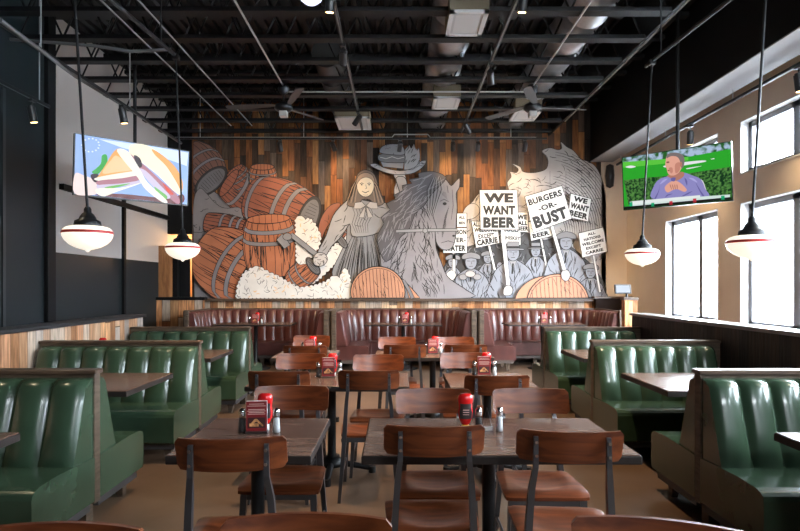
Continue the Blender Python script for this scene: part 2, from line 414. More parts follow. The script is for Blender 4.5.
def duct(x, y0, y1, z, r, label, m=galv):
    t = thing('air_duct', label, 'duct', (x, y0, z), 0, 'round ducts running above the joists')
    b = MB(); L_ = y1 - y0; n = 28; vs = []; fs = []
    segs = int(L_ / 1.1) + 1; st = []
    for i in range(segs):
        a = i * L_ / segs; c = (i + 1) * L_ / segs
        st += [(a, r), (c - .04, r), (c - .03, r + .018), (c - .01, r + .018)]
    st.append((L_, r))
    for (yy, rr) in st:
        for q in range(n): vs.append((rr * cos(2 * pi * q / n), yy, rr * sin(2 * pi * q / n)))
    for i in range(len(st) - 1):
        for q in range(n): fs.append((i * n + q, i * n + (q + 1) % n, (i + 1) * n + (q + 1) % n, (i + 1) * n + q))
    b.add(vs, fs, m, True); b.add(vs[:n], [tuple(range(n))], m); b.add(vs[-n:], [tuple(range(n))], m)
    b.build('duct_tube', t)
    return t
duct(.72, 5.2, 11.9, 4.95, .27, 'silver round air duct running to the mural above the two square vents')
duct(2.33, 5.2, 11.9, 4.95, .27, 'silver round air duct above the joists, right one next to the black bulkhead')
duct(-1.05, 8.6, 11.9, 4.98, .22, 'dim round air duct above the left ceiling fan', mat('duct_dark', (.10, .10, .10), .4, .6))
def vent(x, y, z, lab, w=.43, d=.6, grey=False):
    t = thing('air_vent', lab, 'vent', (x, y, z), 0, 'square white air vents below the ducts')
    MB().box(-w / 2, w / 2, -d / 2, d / 2, .03, .22, mat('vent_box', (.22, .18, .12), .6)).build('vent_box', t)
    f = .05; wm = whitep
    g = MB().box(-w / 2, w / 2, -d / 2, -d / 2 + f, 0, .03, wm).box(-w / 2, w / 2, d / 2 - f, d / 2, 0, .03, wm).box(-w / 2, -w / 2 + f, -d / 2, d / 2, 0, .03, wm).box(w / 2 - f, w / 2, -d / 2, d / 2, 0, .03, wm)
    g.build('vent_frame', t)
    s = MB().box(-w / 2 + f, w / 2 - f, -d / 2 + f, d / 2 - f, .012, .028, mat('vent_face', (.62, .62, .62), .5))
    s.box(-w / 2 + f + .03, w / 2 - f - .03, -d / 2 + f + .03, d / 2 - f - .03, .008, .014, mat('vent_inner', (.75, .75, .75), .5))
    s.build('grille', t)
    return t
vent(.79, 6.62, 4.50, 'Square white air vent nearest the camera, on a brown box under the duct', .43, .62)
vent(.80, 9.5, 4.50, 'Smaller looking square white air vent left of the right fan, near the mural')
vent(-.80, 10.7, 4.50, 'Dim white air vent to the right of the left ceiling fan', .62, .8)
vent(2.25, 10.2, 4.50, 'White air vent just behind the right ceiling fan', .45, .62)

def track(x, y0, y1, z, lab, rods=True):
    t = thing('light_track', lab, 'light track', (x, y0, z), 0)
    MB().box(-.02, .02, 0, y1 - y0, 0, .035, black_iron, .003).box(-.008, .008, 0, y1 - y0, -.003, 0, mat('track_slot', (.15, .15, .15), .4, .4)).build('rail', t)
    if rods:
        k = 0.4
        while k < y1 - y0:
            MB().rod((0, k, .035), (0, k, (4.6 if abs(x) < 3.9 else 5.2 if abs(x) > 4.46 else 4.085) - z), .007, conduitm, 6).build('hanger_rod', t); k += 1.9
    return t
can_m = mat('can_black', (.02, .02, .022), .35)
lensm = emis('warm_lens', (1, .62, .25), 9)
def can(x, y, z, tx, ty, lab, drop=.14, energy=0, col=(1, .72, .42), size=55):
    t = thing('track_spotlight', lab, 'spotlight', (x, y, z), 0, 'black can spotlights on the ceiling tracks')
    MB().rod((0, 0, 0), (0, 0, -drop), .01, can_m, 6).box(-.03, .03, -.05, .05, -.03, 0, can_m, .004).build('stem', t)
    d = Vector((tx, ty, -1)).normalized(); c = Vector((0, 0, -drop))
    MB().rod(c - d * .06, c + d * .12, .047, can_m, 16).rod(c - d * .08, c - d * .06, .035, can_m, 16).build('can', t)
    MB().rod(c + d * .12, c + d * .123, .038, lensm, 16).build('lens', t)
    if energy:
        l = bpy.data.lights.new('spot_beam', 'SPOT'); l.energy = energy; l.color = col; l.spot_size = radians(size); l.spot_blend = .7; l.shadow_soft_size = .03
        o = bpy.data.objects.new('spot_beam', l); o.parent = t; o.location = c + d * .14
        o.rotation_euler = d.to_track_quat('-Z', 'Y').to_euler(); COL.objects.link(o)
    return t
zt = 4.47
track(-.66, 1.5, 11.0, zt, 'black light track hanging left of the ceiling middle')
track(1.24, 1.5, 11.2, zt, 'black light track hanging under the joists, right of the duct with vents')
track(-3.5, 1.5, 9.4, 3.82, 'black light track hanging low near the left television')
track(-4.5, 5.0, 7.5, 3.82, 'short dark light track at the far left wall')
track(4.40, 1.5, 11.6, 3.93, 'black light track under the grey edge of the bulkhead')
# cross rail just in front of the mural wall
t = thing('light_track', 'long light track crossing above the mural from side to side', 'light track', (-4.3, 11.2, 4.35))
MB().box(0, 7.2, -.02, .02, 0, .035, black_iron, .003).build('rail', t); MB().tube([(0, .05, .05), (4.2, .05, .05), (4.25, .05, .11), (4.9, .05, .11), (4.95, .05, .05), (7.0, .05, .05)], .011, conduitm, 6).build('conduit', t)
for k in (.5, 2.5, 4.5, 6.5): MB().rod((k, 0, .035), (k, 0, .96), .007, conduitm, 6).build('hanger_rod', t)
E = 22
can(-.66, 7.1, zt, -.15, 1.55, 'Can spotlight on the left middle track, the one nearer the camera', .13, 420, size=62)
can(-.66, 9.8, zt, -.9, .9, 'Can spotlight on the left middle track, the one nearer the mural', .13, 170, size=85)
can(1.24, 7.7, zt, .35, 1.5, 'Can spotlight with glowing rim below the right middle track, nearer camera', .16, 420, size=62)
can(1.24, 10.3, zt, .8, .9, 'Can spotlight on the right middle track, nearer the mural', .13, 110, size=85)
for xx in (-.66, 1.24):
    for yy in (4.3, 5.7): can(xx, yy, zt, -.05, .28, 'Can spotlight above the view on the %s middle track, %s' % ('left' if xx < 0 else 'right', 'over the second table row' if yy < 5 else 'over the rear table row'), .13, 350, col=(1, .74, .46), size=62)
for xx, zz, s_ in ((-3.5, 3.82, 'left'), (4.40, 3.93, 'right')):
    for yy in (2.9, 4.9): can(xx, yy, zz, .22 if xx < 0 else -.5, .05, 'Can spotlight above the view on the %s side track, %s' % (s_, 'over the nearest booth' if yy < 4 else 'over the middle booth'), .12, 60, col=(1, .78, .5), size=60)
for xx, lab, tx, ty, e in ((280, 'over the small kegs', .0, 1.1, E), (333, 'left of the woman', .35, 2.0, E * 1.9), (400, 'right above the burger', -.2, 1.1, E * .5), (453, 'above the horse ear', .15, 1.9, E), (478, 'above the big upright sign', .1, 1.9, E * 1.2), (525, 'pale one at right', .1, 1.2, E)):
    can(px(xx, 11.2), 11.2, 4.35, tx, ty, 'Can spotlight on the cross track above the mural, ' + lab, .12, e, size=70, col=(1, .66, .34))
can(4.40, 8.7, 3.93, .12, .3, 'Grey can spotlight above the right television', .16, 60, size=120)
can(4.40, 6.35, 3.93, .12, .0, 'Can spotlight with warm glow at the upper right edge', .16, 60, size=120)
can(-3.5, 7.4, 3.82, .1, .2, 'Warm glowing can spotlight above the left television', .10, 25)
can(-4.5, 7.15, 3.82, .1, .2, 'Small warm can spotlight on the far left track', .16, 20)
# conduits
def conduit(pts, lab, r=.012, m=conduitm):
    return tag(MB().tube(pts, r, m, 8).build('conduit'), lab, 'conduit')
conduit([(-1.74, 4.5, 4.58), (-1.74, 8.85, 4.58)], 'bright conduit running from the top edge to the left ceiling fan', .013)
conduit([(2.08, 4.5, 4.58), (2.08, 8.85, 4.58)], 'bright conduit running from the top edge to the right ceiling fan', .013)
conduit([(-1.68, 8.9, 4.50), (2.02, 8.9, 4.50)], 'bright conduit linking the two ceiling fan boxes', .013)
conduit([(-4.2, 6.3, 4.20), (-3.3, 6.3, 4.13), (-2.9, 6.3, 4.07), (-2.65, 6.35, 4.10), (-2.5, 6.42, 4.14)], 'wavy grey conduit at the upper left, ending over the rear left pendant', .018, mat('conduit_grey', (.2, .2, .2), .5, .3))
conduit([(px(0, 4.9), 4.9, pz(20, 4.9)), (px(75, 6.4), 6.4, pz(76, 6.4)), (px(150, 8.6), 8.6, pz(122, 8.6))], 'grey pipe slanting down at the upper left above the television', .02, mat('conduit_grey', (.2, .2, .2), .5, .3))
for i, xx in enumerate((-3.15, -2.75)):
    conduit([(xx, 5.0, 4.56), (xx, 11.0, 4.56)], 'thin bright conduit under the joists at left, %s of two side by side' % ('left' if i == 0 else 'right'), .010, mat('conduit_mid', (.3, .3, .3), .5, .3))
conduit([(3.45, 4.5, 4.9), (3.45, 11.9, 4.9)], 'thin conduit along the bulkhead on the right', .012)
for xa, xb, y0, y1, lab in ((3.079, 2.893, 3.2, 6.75, 'black pipe carrying the right pendants'), (-2.763, -2.456, 2.55, 6.5, 'black pipe carrying the left pendants')):
    t = thing('support_pipe', lab, 'pipe', (xa, y0, 4.08))
    MB().tube([(0, 0, 0), (xb - xa, y1 - y0, 0)], .02, black_iron, 8).build('pipe', t)
    for q in (.1, .9): MB().rod(((xb - xa) * q, (y1 - y0) * q, 0), ((xb - xa) * q, (y1 - y0) * q, 1.24), .008, black_iron, 6).build('hanger_rod', t)

# ceiling fans
def fan(x, y, lab, rot):
    t = thing('ceiling_fan', lab, 'fan', (x, y, 4.6))
    MB().lathe([(0, .0), (.07, 0), (.085, -.06), (.06, -.12), (.02, -.15), (0, -.15)], black_iron, n=20).build('canopy', t)
    MB().rod((0, 0, -.12), (0, 0, -.30), .013, black_iron, 8).build('downrod', t)
    MB().lathe([(0, -.25), (.05, -.26), (.13, -.31), (.14, -.36), (.10, -.40), (0, -.41)], black_iron, n=24).build('motor', t)
    for i in range(3):
        a = rot + i * 2 * pi / 3; M = Matrix.Rotation(a, 4, 'Z') @ Matrix.Rotation(radians(11), 4, 'X')
        b = MB(); pts = [(.12, -.03), (.22, -.05), (.55, -.075), (.86, -.065), (.90, -.02), (.90, .03), (.86, .06), (.5, .06), (.2, .045), (.12, .03)]
        b.prism(pts, lambda u, v, h: M @ Vector((u, v, -.33 + h)), .008, mat('fan_blade', (.06, .055, .055), .45)); b.build('blade', t)
    MB().box(-.06, .06, -.06, .06, -.49, -.40, mat('fan_light', (.5, .48, .46), .4), .01).build('light_kit', t)
fan(-1.74, 8.9, 'dark ceiling fan on the left, hanging under the joists', radians(172))
fan(2.08, 8.9, 'dark ceiling fan on the right, in front of a white vent', radians(8))
t = thing('dome_lamp', 'small white dome lamp at the top edge of the view, left of centre', 'lamp', (px(311, 5.0), 5.0, pz(2, 5.0)))
MB().lathe([(0, -.02), (.05, -.012), (.09, .02), (.095, .05), (0, .05)], emis('dome_white', (.7, .75, 1), 1.6), n=24).build('lens', t)
MB().lathe([(.1, .03), (.1, .14), (.03, .18), (0, .18)], black_iron, n=24).build('housing', t); MB().rod((0, 0, .17), (0, 0, 4.6 - pz(2, 5.0)), .01, black_iron).build('stem', t)

# pendants
def shade_mat():
    m = bpy.data.materials.new('opal_glass'); N, L, P = nt(m)
    P.inputs['Base Color'].default_value = (.85, .82, .76, 1); P.inputs['Roughness'].default_value = .15
    P.inputs['Emission Color'].default_value = (1, .90, .74, 1); P.inputs['Emission Strength'].default_value = .75
    return m
opal = shade_mat(); stripe_m = mat('red_stripe', (.45, .03, .03), .3, emit=(.8, .1, .06), es=.05)
def pendant(x, y, z, topx, topz, lab):
    """z: height of the widest part of the glass"""
    t = thing('pendant_lamp', lab, 'pendant lamp', (x, y, z), 0, 'schoolhouse pendant lamps over the booths')
    MB().rod((0, 0, .16), (topx - x, 0, topz - z - .01), .011, black_iron, 8).box(topx - x - .035, topx - x + .035, -.035, .035, topz - z - .045, topz - z + .012, black_iron, .004).build('rod', t)
    MB().lathe([(0, .215), (.018, .21), (.028, .19), (.028, .165), (.045, .15), (.06, .125), (.065, .11), (.095, .095), (.102, .06), (.098, .045), (0, .045)], black_iron, n=28).build('fitter', t)
    g = MB().lathe([(.09, .055), (.13, .052), (.160, .042), (.180, .022), (.187, -.004), (.182, -.03), (.165, -.062), (.135, -.092), (.095, -.115), (.05, -.130), (.022, -.136), (.010, -.150), (0, -.154)], opal, n=36).build('glass_shade', t)
    MB().lathe([(.1855, .014), (.1895, .006), (.1900, -.002), (.1885, -.008)], stripe_m, n=36).build('stripe', g)
pendant(-2.48, 4.65, 1.945, -2.60, 4.08, 'pendant lamp with red striped glass, front one on the left')
pendant(px(182.7, 6.45), 6.45, 1.945, -2.46, 4.08, 'pendant lamp with red striped glass, rear one on the left')
pendant(px(752, 4.7), 4.7, 1.875, 3.0, 4.08, 'pendant lamp with red striped glass, front one by the windows')
pendant(px(642.3, 6.6), 6.6, 1.89, 2.9, 4.08, 'pendant lamp with red striped glass, rear one below the right television')
# ================================================================= FLAT ARTWORK TOOLS
def smooth(pts, k=4, closed=True):
    n = len(pts); out = []
    rng = range(n) if closed else range(n - 1)
    for i in rng:
        g = (lambda j: pts[j % n]) if closed else (lambda j: pts[max(0, min(n - 1, j))])
        p0, p1, p2, p3 = g(i - 1), g(i), g(i + 1), g(i + 2)
        for s in range(k):
            t = s / k
            out.append(tuple(.5 * (2 * b + (c - a) * t + (2 * a - 5 * b + 4 * c - d) * t * t + (-a + 3 * b - 3 * c + d) * t ** 3) for a, b, c, d in zip(p0, p1, p2, p3)))
    if not closed: out.append(tuple(pts[-1]))
    return out
def inside(p, poly):
    x, y = p; c = False; n = len(poly)
    for i in range(n):
        x1, y1 = poly[i]; x2, y2 = poly[i - 1]
        if (y1 > y) != (y2 > y) and x < (x2 - x1) * (y - y1) / (y2 - y1) + x1: c = not c
    return c
class Art(MB):
    """artwork cut from board, laid out on a plane; to3(u, v, h) maps drawing units to the plane, h is the height above it"""
    def __init__(s, to3): super().__init__(); s.to3 = to3
    def plate(s, poly, h0, h1, m, edge=None, ew=.5):
        s.prism(poly, lambda u, v, h: s.to3(u, v, h0 + h), h1 - h0, m)
        if edge: s.line(list(poly) + [poly[0]], ew, h1, edge)
        return s
    def line(s, pts, w, h, m, taper=False, th=.0015):
        n = len(pts); L_ = []; R_ = []
        for i, p in enumerate(pts):
            a, b = pts[max(i - 1, 0)], pts[min(i + 1, n - 1)]
            dx, dy = b[0] - a[0], b[1] - a[1]; q = math.hypot(dx, dy) or 1
            ww = w / 2 * (sin(pi * (i + .6) / (n + .2)) ** .7 if taper else 1)
            L_.append((p[0] - dy / q * ww, p[1] + dx / q * ww)); R_.append((p[0] + dy / q * ww, p[1] - dx / q * ww))
        vs = [s.to3(u, v, h + th) for u, v in L_ + R_]
        s.add(vs, [(i, i + 1, n + i + 1, n + i) for i in range(n - 1)], m); return s
    def ell(s, cx, cy, rx, ry, h0, h1, m, rot=0, edge=None, ew=.5, n=28, a0=0, a1=2 * pi):
        P = []
        for i in range(n + (a1 - a0 < 6.2)):
            t = a0 + (a1 - a0) * i / n; x, y = rx * cos(t), ry * sin(t)
            P.append((cx + x * cos(rot) - y * sin(rot), cy + x * sin(rot) + y * cos(rot)))
        return s.plate(P, h0, h1, m, edge, ew)
def text_mesh(s, body, m, cx, cy, w, hgt, rot, h, bold=.025, th=.002):
    """lettering laid on the plane of Art S: centred, fitted to w x hgt drawing units (v down)"""
    cu = bpy.data.curves.new('t', 'FONT'); cu.body = body; cu.offset = bold; cu.space_character = 1.0 + bold * 1.6; cu.align_x = 'CENTER'; cu.resolution_u = 3
    o = bpy.data.objects.new('t', cu); COL.objects.link(o)
    me = bpy.data.meshes.new_from_object(o.evaluated_get(bpy.context.evaluated_depsgraph_get()))
    bpy.data.objects.remove(o); bpy.data.curves.remove(cu)
    V = [v.co.copy() for v in me.vertices]; Fc = [tuple(p.vertices) for p in me.polygons]; bpy.data.meshes.remove(me)
    if not V: return
    x0, x1 = min(v.x for v in V), max(v.x for v in V); y0, y1 = min(v.y for v in V), max(v.y for v in V)
    out = []
    for v in V:
        a = ((v.x - x0) / (x1 - x0) - .5) * w; b = -((v.y - y0) / (y1 - y0) - .5) * hgt
        out.append(s.to3(cx + a * cos(rot) - b * sin(rot), cy + a * sin(rot) + b * cos(rot), h + th))
    s.add(out, Fc, m)

# ================================================================= THE MURAL
DM = 11.9
def mural3(u, v, h): u = min(607.5, max(192.5, u)); v = min(298.6, v); return (px(u, DM), YB - h, pz(v, DM))
def flat(name, c, r=.6): return mat(name, c, r, noise=.08, scale=4)
ink = mat('ink', (.012, .010, .010), .6)
oak = flat('barrel_orange', (.40, .135, .06)); oak2 = flat('barrel_brown', (.27, .085, .045)); oak3 = flat('barrel_pale', (.55, .25, .14))
oak_shaded = flat('barrel_shaded', (.20, .09, .06))  # weaker light at the mural's top left put into this barrel colour
hoop = flat('hoop_grey', (.20, .19, .20)); g1 = flat('art_grey', (.24, .235, .245)); g2 = flat('art_grey_light', (.32, .31, .315)); g3 = flat('art_grey_dark', (.15, .14, .145)); g4 = flat('art_grey_blue', (.27, .28, .32))
horsem = flat('art_horse_grey', (.255, .235, .25)); manem = flat('art_mane', (.10, .09, .095)); foam = flat('foam_white', (.72, .68, .64)); foamd = flat('foam_grey', (.22, .20, .20))
smoke = flat('smoke_pale', (.50, .46, .44)); facem = flat('face_cream', (.80, .66, .48)); signw = mat('sign_white', (.80, .80, .78), .5); dkin = flat('barrel_inside', (.035, .03, .03))
mural = thing('mural', 'large cut-out mural of barrels, woman, horse and marching crowd on the planked wall', 'mural', (0, 0, 0))

def squiggles(a, poly, n, h, m, w=.35, size=4, ang=None, jit=.6, curl=.5):
    xs = [p[0] for p in poly]; ys = [p[1] for p in poly]
    for _ in range(n):
        x, y = random.uniform(min(xs), max(xs)), random.uniform(min(ys), max(ys)); t = random.uniform(0, 2 * pi) if ang is None else ang(x, y) + random.uniform(-jit, jit) * .3
        k = random.uniform(-curl, curl); P = []
        for i in range(6):
            if not inside((x, y), poly): break
            P.append((x, y)); x += cos(t) * size / 5; y += sin(t) * size / 5; t += k
        if len(P) > 3: a.line(P, w * random.uniform(.9, 1.7), h, m, True)
def bumpy(pts, amp=1.6, step=4):
    """cloud-like edge: scallops outward along the outline"""
    out = []; n = len(pts)
    for i in range(n):
        (x0, y0), (x1, y1) = pts[i], pts[(i + 1) % n]; d = math.hypot(x1 - x0, y1 - y0); k = max(1, int(d / step))
        nx, ny = (y1 - y0) / (d or 1), -(x1 - x0) / (d or 1)
        for j in range(k):
            for q in (0, .25, .5, .75):
                t = (j + q) / k; b = amp * abs(sin(pi * q)) * random.uniform(.6, 1.2)
                out.append((x0 + (x1 - x0) * t + nx * b, y0 + (y1 - y0) * t + ny * b))
    return out
def add_art(a, name='figure', label=None, parent=mural):
    o = a.build(name, parent)
    if label: o['label'] = label
    return o
def barrel(cx, cy, L, R, ang, h, body=oak, e=.32, open_=True, label=None, endside=1, hoops=(-.72, -.45, .45, .72), hd=None, grain=14):
    """barrel drawn side-on: axis at ANG (radians, v down), half length L, half width R, end ellipse ratio e"""
    a = Art(mural3); ax = (cos(ang), sin(ang)); nx = (-sin(ang), cos(ang)); s = endside
    def P(u, v):
        rr = R * (1 - .20 * u * u)
        c = -e * R * math.sqrt(max(0, 1 - v * v)) * (1 - .2 * u * u) * s
        uu = u * L + (c if True else 0)
        return (cx + ax[0] * uu + nx[0] * v * rr, cy + ax[1] * uu + nx[1] * v * rr)
    N = 16
    top = [P(-1 + 2 * i / N, -1) for i in range(N + 1)]; bot = [P(1 - 2 * i / N, 1) for i in range(N + 1)]
    vs = [-1 + 2 * i / 14 for i in range(1, 14)]
    endA = [P(1, v) for v in vs] if s < 0 else []; endB = [P(-1, -v) for v in vs] if s > 0 else []
    out = top + endA + bot + endB
    a.plate(out, h, h + .02, body, ink, .7)
    for i in range(1, 9):
        v = -cos(pi * i / 9); a.line([P(-1 + 2 * q / 10, v) for q in range(11)], .55, h + .02, ink)
    squiggles(a, out, int(grain * 1.6), h + .02, ink, .6, R * .8, lambda x, y: ang, .5, .06)
    for u in hoops:
        q = [P(u, v) for v in [-1] + vs + [1]]; r_ = [P(u + .14, -v) for v in [-1] + vs + [1]]
        a.plate(q + r_, h + .018, h + .026, hoop, ink, .45)
    # the end that faces us
    rr = R * .8; c = (cx + ax[0] * L * s, cy + ax[1] * L * s)
    a.ell(c[0], c[1], e * rr, rr, h + .018, h + .03, dkin if open_ else (hd or body), rot=ang, edge=ink, ew=.8)
    if open_:
        a.ell(c[0], c[1], e * rr * .82, rr * .86, h + .028, h + .032, g3, rot=ang)
        for i in range(10):
            v = -.75 + 1.5 * i / 9; a.line([(c[0] + nx[0] * v * rr * .86 - ax[0] * e * rr * .5 * math.sqrt(1 - v * v), c[1] + nx[1] * v * rr * .86 - ax[1] * e * rr * .5 * math.sqrt(1 - v * v)), (c[0] + nx[0] * v * rr * .8 + ax[0] * e * rr * .5, c[1] + nx[1] * v * rr * .8 + ax[1] * e * rr * .5)], .35, h + .032, ink)
    else:
        for i in range(1, 7):
            v = -1 + 2 * i / 7; w_ = math.sqrt(1 - v * v) * e * rr * .95
            a.line([(c[0] + nx[0] * v * rr - ax[0] * w_, c[1] + nx[1] * v * rr - ax[1] * w_), (c[0] + nx[0] * v * rr + ax[0] * w_, c[1] + nx[1] * v * rr + ax[1] * w_)], .4, h + .03, ink)
    return add_art(a, 'barrel', label)

# pale smoke behind the crowd
sm = smooth([(470, 298), (469, 215), (474, 200), (481, 192), (488, 190), (500, 192), (509, 190), (508, 182), (512, 176), (511, 171), (517, 172), (519, 168), (513, 163), (521, 166), (524, 171), (535, 172), (546, 169), (549, 163), (548, 156), (543, 150), (551, 147), (559, 149), (563, 147), (562, 141), (568, 146), (575, 150), (582, 158), (590, 161), (597, 166), (603, 178), (607, 196), (608, 230), (607, 262), (606, 298)], 4)
a = Art(mural3); a.plate(sm, 0, .02, smoke, ink, .5)
squiggles(a, sm, 620, .02, ink, .42, 7, lambda x, y: math.atan2(y - 250, x - 545) + pi / 2, 1.5, .35)
for i in range(26):
    r0 = 22 + i * 2.7; P = [(548 + r0 * .85 * cos(t), 232 + r0 * sin(t)) for t in [(-1.45 + j * .12) for j in range(14)]]
    P = [p for p in P if inside(p, sm)]
    if len(P) > 4: a.line(P[random.randint(0, 2):], .6, .02, ink, True)
for vx in (519, 535, 551, 567, 583, 597): a.line([(vx, 170 if vx > 545 else 185), (vx, 235)], .25, .02, ink)
add_art(a, 'smoke_cloud', 'pale swirling smoke behind the crowd')
# foam at far left, its grey darkened to stand for the dim light there
fm = smooth([(193, 298), (193, 195), (200, 183), (206, 180), (212, 190), (220, 195), (230, 198), (240, 206), (246, 214), (247, 240), (240, 260), (230, 275), (215, 298)], 3)
a = Art(mural3); a.plate(fm, 0, .018, foamd, ink, .5); squiggles(a, fm, 90, .018, ink, .35, 6); add_art(a, 'foam', 'dark grey foam behind the left barrels')
barrel(199, 168, 17, 25, .85, .02, oak_shaded, .5, True, 'dim open barrel at the top left', 1, (-.1, .5), grain=10)
a = Art(mural3); fp = smooth([(193, 232), (193, 200), (199, 188), (205, 192), (211, 199), (219, 206), (227, 208), (238, 207), (243, 214), (238, 232), (220, 226)], 3); a.plate(fp, .05, .06, foamd, ink, .5); squiggles(a, fp, 40, .06, ink, .35, 5); add_art(a, 'foam', 'grey foam spilling from the dim barrel')
barrel(240, 178, 10, 12, -2.2, .02, oak2, .3, False, 'small tilted keg', 1, (-.6, .1, .5), grain=6)
barrel(248, 196, 24, 20, -2.55, .025, oak2, .3, False, 'brown barrel lying behind', 1, (-.1, .5), grain=14)
barrel(262, 176, 9.5, 14.5, -pi / 2, .03, oak, .28, False, 'standing keg at the top', 1, (-.65, -.05, .45), grain=6)
barrel(281, 208, 29, 29, .36, .045, oak2, .45, True, 'big brown barrel rolling to the right', 1, (-.86, .10, .5), grain=40)
barrel(226, 226, 20, 12, .2, .055, oak2, .35, False, 'small barrel with bands, seen between big ones', 1, (-.2, .3, .65), grain=10)
a = Art(mural3)   # torn brown barrel pieces behind the woman
bp = smooth([(322, 215), (330, 205), (340, 203), (336, 214), (326, 228), (320, 240), (318, 228)], 3); a.plate(bp, .02, .04, oak2, ink, .6); squiggles(a, bp, 20, .04, ink, .4, 6); add_art(a, 'barrel', 'brown barrel edge behind the arm')
barrel(233, 266, 27, 37, .5, .07, oak, .5, True, 'large orange barrel at the lower left', 1, (.1, .55), grain=40)
barrel(270, 246, 27, 27, 1.52, .085, oak, .22, False, 'upright orange barrel split by the blow', -1, (-.75, -.35), grain=44)
# white foam masses
def foamp(pts, h, label, n=60, m=foam):
    P = bumpy(pts); a = Art(mural3); a.plate(P, h, h + .02, m, ink, .45); squiggles(a, P, n, h + .02, ink, .3, 5)
    squiggles(a, P, n // 3, h + .02, mat('foam_amber', (.75, .5, .28), .6), .8, 4); return add_art(a, 'foam', label)
foamp([(296, 219), (300, 216), (306, 220), (310, 219), (316, 226), (321, 236), (319, 246), (312, 258), (304, 264), (297, 262)], .11, 'foam bursting from the rolling barrel', 40)
foamp([(352, 232), (356, 240), (343, 256), (330, 268), (322, 276), (312, 284), (304, 282), (306, 270), (318, 262), (334, 246)], .06, 'foam jet from the small open keg', 40)
barrel(303, 274, 13, 13, -.65, .10, oak, .45, True, 'small open keg spraying foam', 1, (-.6, .1), grain=10)
barrel(349, 236, 9, 10, -.65, .055, oak2, .45, True, 'half hidden keg behind the skirt', -1, (-.5, .2), grain=8)
foamp([(237, 298), (239, 284), (245, 273), (253, 268), (260, 267), (270, 273), (280, 277), (288, 282), (300, 288), (314, 286), (326, 282), (334, 276), (340, 278), (345, 268), (349, 274), (352, 290), (350, 298)], .135, 'white foam along the bottom left', 130)

# woman
sk = smooth([(350, 222), (346, 240), (338, 258), (332, 272), (336, 284), (344, 298), (404, 298), (398, 276), (390, 250), (380, 228)], 3)
a = Art(mural3); a.plate(sk, .06, .085, g1, ink, .7)
for i in range(60):
    t = i / 59; x0 = 354 + 24 * t; x1 = 330 + 76 * t + random.uniform(-2, 2)
    k = random.uniform(.0, .4); e_ = random.uniform(.6, 1)
    a.line([(x0 + (x1 - x0) * q - 6 * sin(pi * q) * (.5 - t), 232 + 66 * q) for q in [k + (e_ - k) * j / 8 for j in range(9)]], .8, .085, ink if i % 4 else g3, True)
add_art(a, 'dress', 'long grey dress of the drawn woman')
to = smooth([(343, 204), (352, 198), (362, 200), (374, 202), (386, 203), (396, 206), (402, 200), (399, 190), (396, 178), (404, 177), (407, 184), (405, 195), (408, 206), (402, 216), (390, 226), (380, 232), (368, 236), (352, 236), (350, 224), (342, 236), (332, 246), (324, 258), (317, 254), (326, 236), (333, 216)], 3)
a = Art(mural3); a.plate(to, .088, .11, g2, ink, .8)
squiggles(a, to, 70, .11, ink, .5, 8, lambda x, y: 2.2 if x < 350 else .5, 1.5, .15)
for i in range(7): a.line([(352 + i * 3, 206), (355 + i * 3, 214), (352 + i * 2.6, 224), (356 + i * 2, 233)], .5, .11, ink, True)
add_art(a, 'torso', 'grey bodice and arms of the drawn woman')
a = Art(mural3)
vl = smooth([(352, 181), (357, 173), (366, 170), (374, 174), (377, 182), (380, 192), (386, 202), (378, 206), (366, 206), (352, 208), (346, 206), (350, 196)], 3); vl = smooth([(355, 183), (358, 174), (365, 170), (373, 173), (377, 181), (379, 191), (384, 203), (376, 206), (370, 200), (362, 200), (357, 207), (347, 205), (352, 195)], 3); a.plate(vl, .1, .122, mat('hair_brown', (.16, .115, .09), .6), ink, .7)
for i in range(12):
    s_ = -1 if i < 6 else 1; q = i % 6; x0 = 365 + s_ * (5 + q * .9)
    a.line([(x0, 176 + q), (x0 + s_ * (3 + q * .3), 188), (x0 + s_ * (5 + q * 1.1), 203)], .7, .122, ink if q % 2 else mat('hair_tan', (.35, .24, .17), .6), True)
a.ell(365.5, 186, 8.6, 11, .122, .13, facem, edge=ink, ew=.5)
hr = smooth([(356, 186), (358, 177), (365, 173), (373, 176), (375, 186), (372, 180), (366, 177.5), (360, 180)], 3); a.plate(hr, .128, .135, mat('hair_tan', (.35, .24, .17), .6), ink, .4)
for ex in (361.8, 369.2):
    a.line([(ex - 1.8, 184), (ex, 183.2), (ex + 1.8, 184)], .6, .13, ink); a.ell(ex, 185, .9, .6, .13, .132, ink, n=8)
a.line([(365.8, 185), (366.8, 188.6), (365.2, 189)], .4, .13, ink); a.line([(362, 191.5), (365.5, 193), (369.2, 191.2)], .8, .13, ink, True); a.line([(363, 195), (366, 195.6), (368, 195)], .3, .13, ink)
add_art(a, 'head', 'smiling drawn face with long hair')
a = Art(mural3)
for s_ in (-1, 1): a.plate([(366, 206), (366 + s_ * 4, 202), (366 + s_ * 11, 203), (366 + s_ * 12, 209), (366 + s_ * 5, 209)], .124, .135, smoke, ink, .5).plate([(366, 207), (366 + s_ * 2, 208), (366 + s_ * 7, 217), (366 + s_ * 2, 218)], .124, .133, smoke, ink, .5)
add_art(a, 'bow', 'pale neck bow')
a = Art(mural3); a.plate([(277, 240), (283, 234), (291, 245), (285, 249)], .15, .17, g1, ink, .7).plate([(289, 236), (293, 233), (326, 259), (323, 263)], .15, .165, g1, ink, .6).ell(288, 237, 4.5, 3.6, .15, .172, g1, edge=ink)
a.plate(smooth([(314, 258), (318, 253), (325, 254), (328, 260), (323, 266), (315, 265)], 3), .16, .18, smoke, ink, .7); squiggles(a, [(314, 253), (328, 253), (328, 266), (314, 266)], 14, .18, ink, .45, 4)
add_art(a, 'hatchet', 'hatchet in the drawn hand')
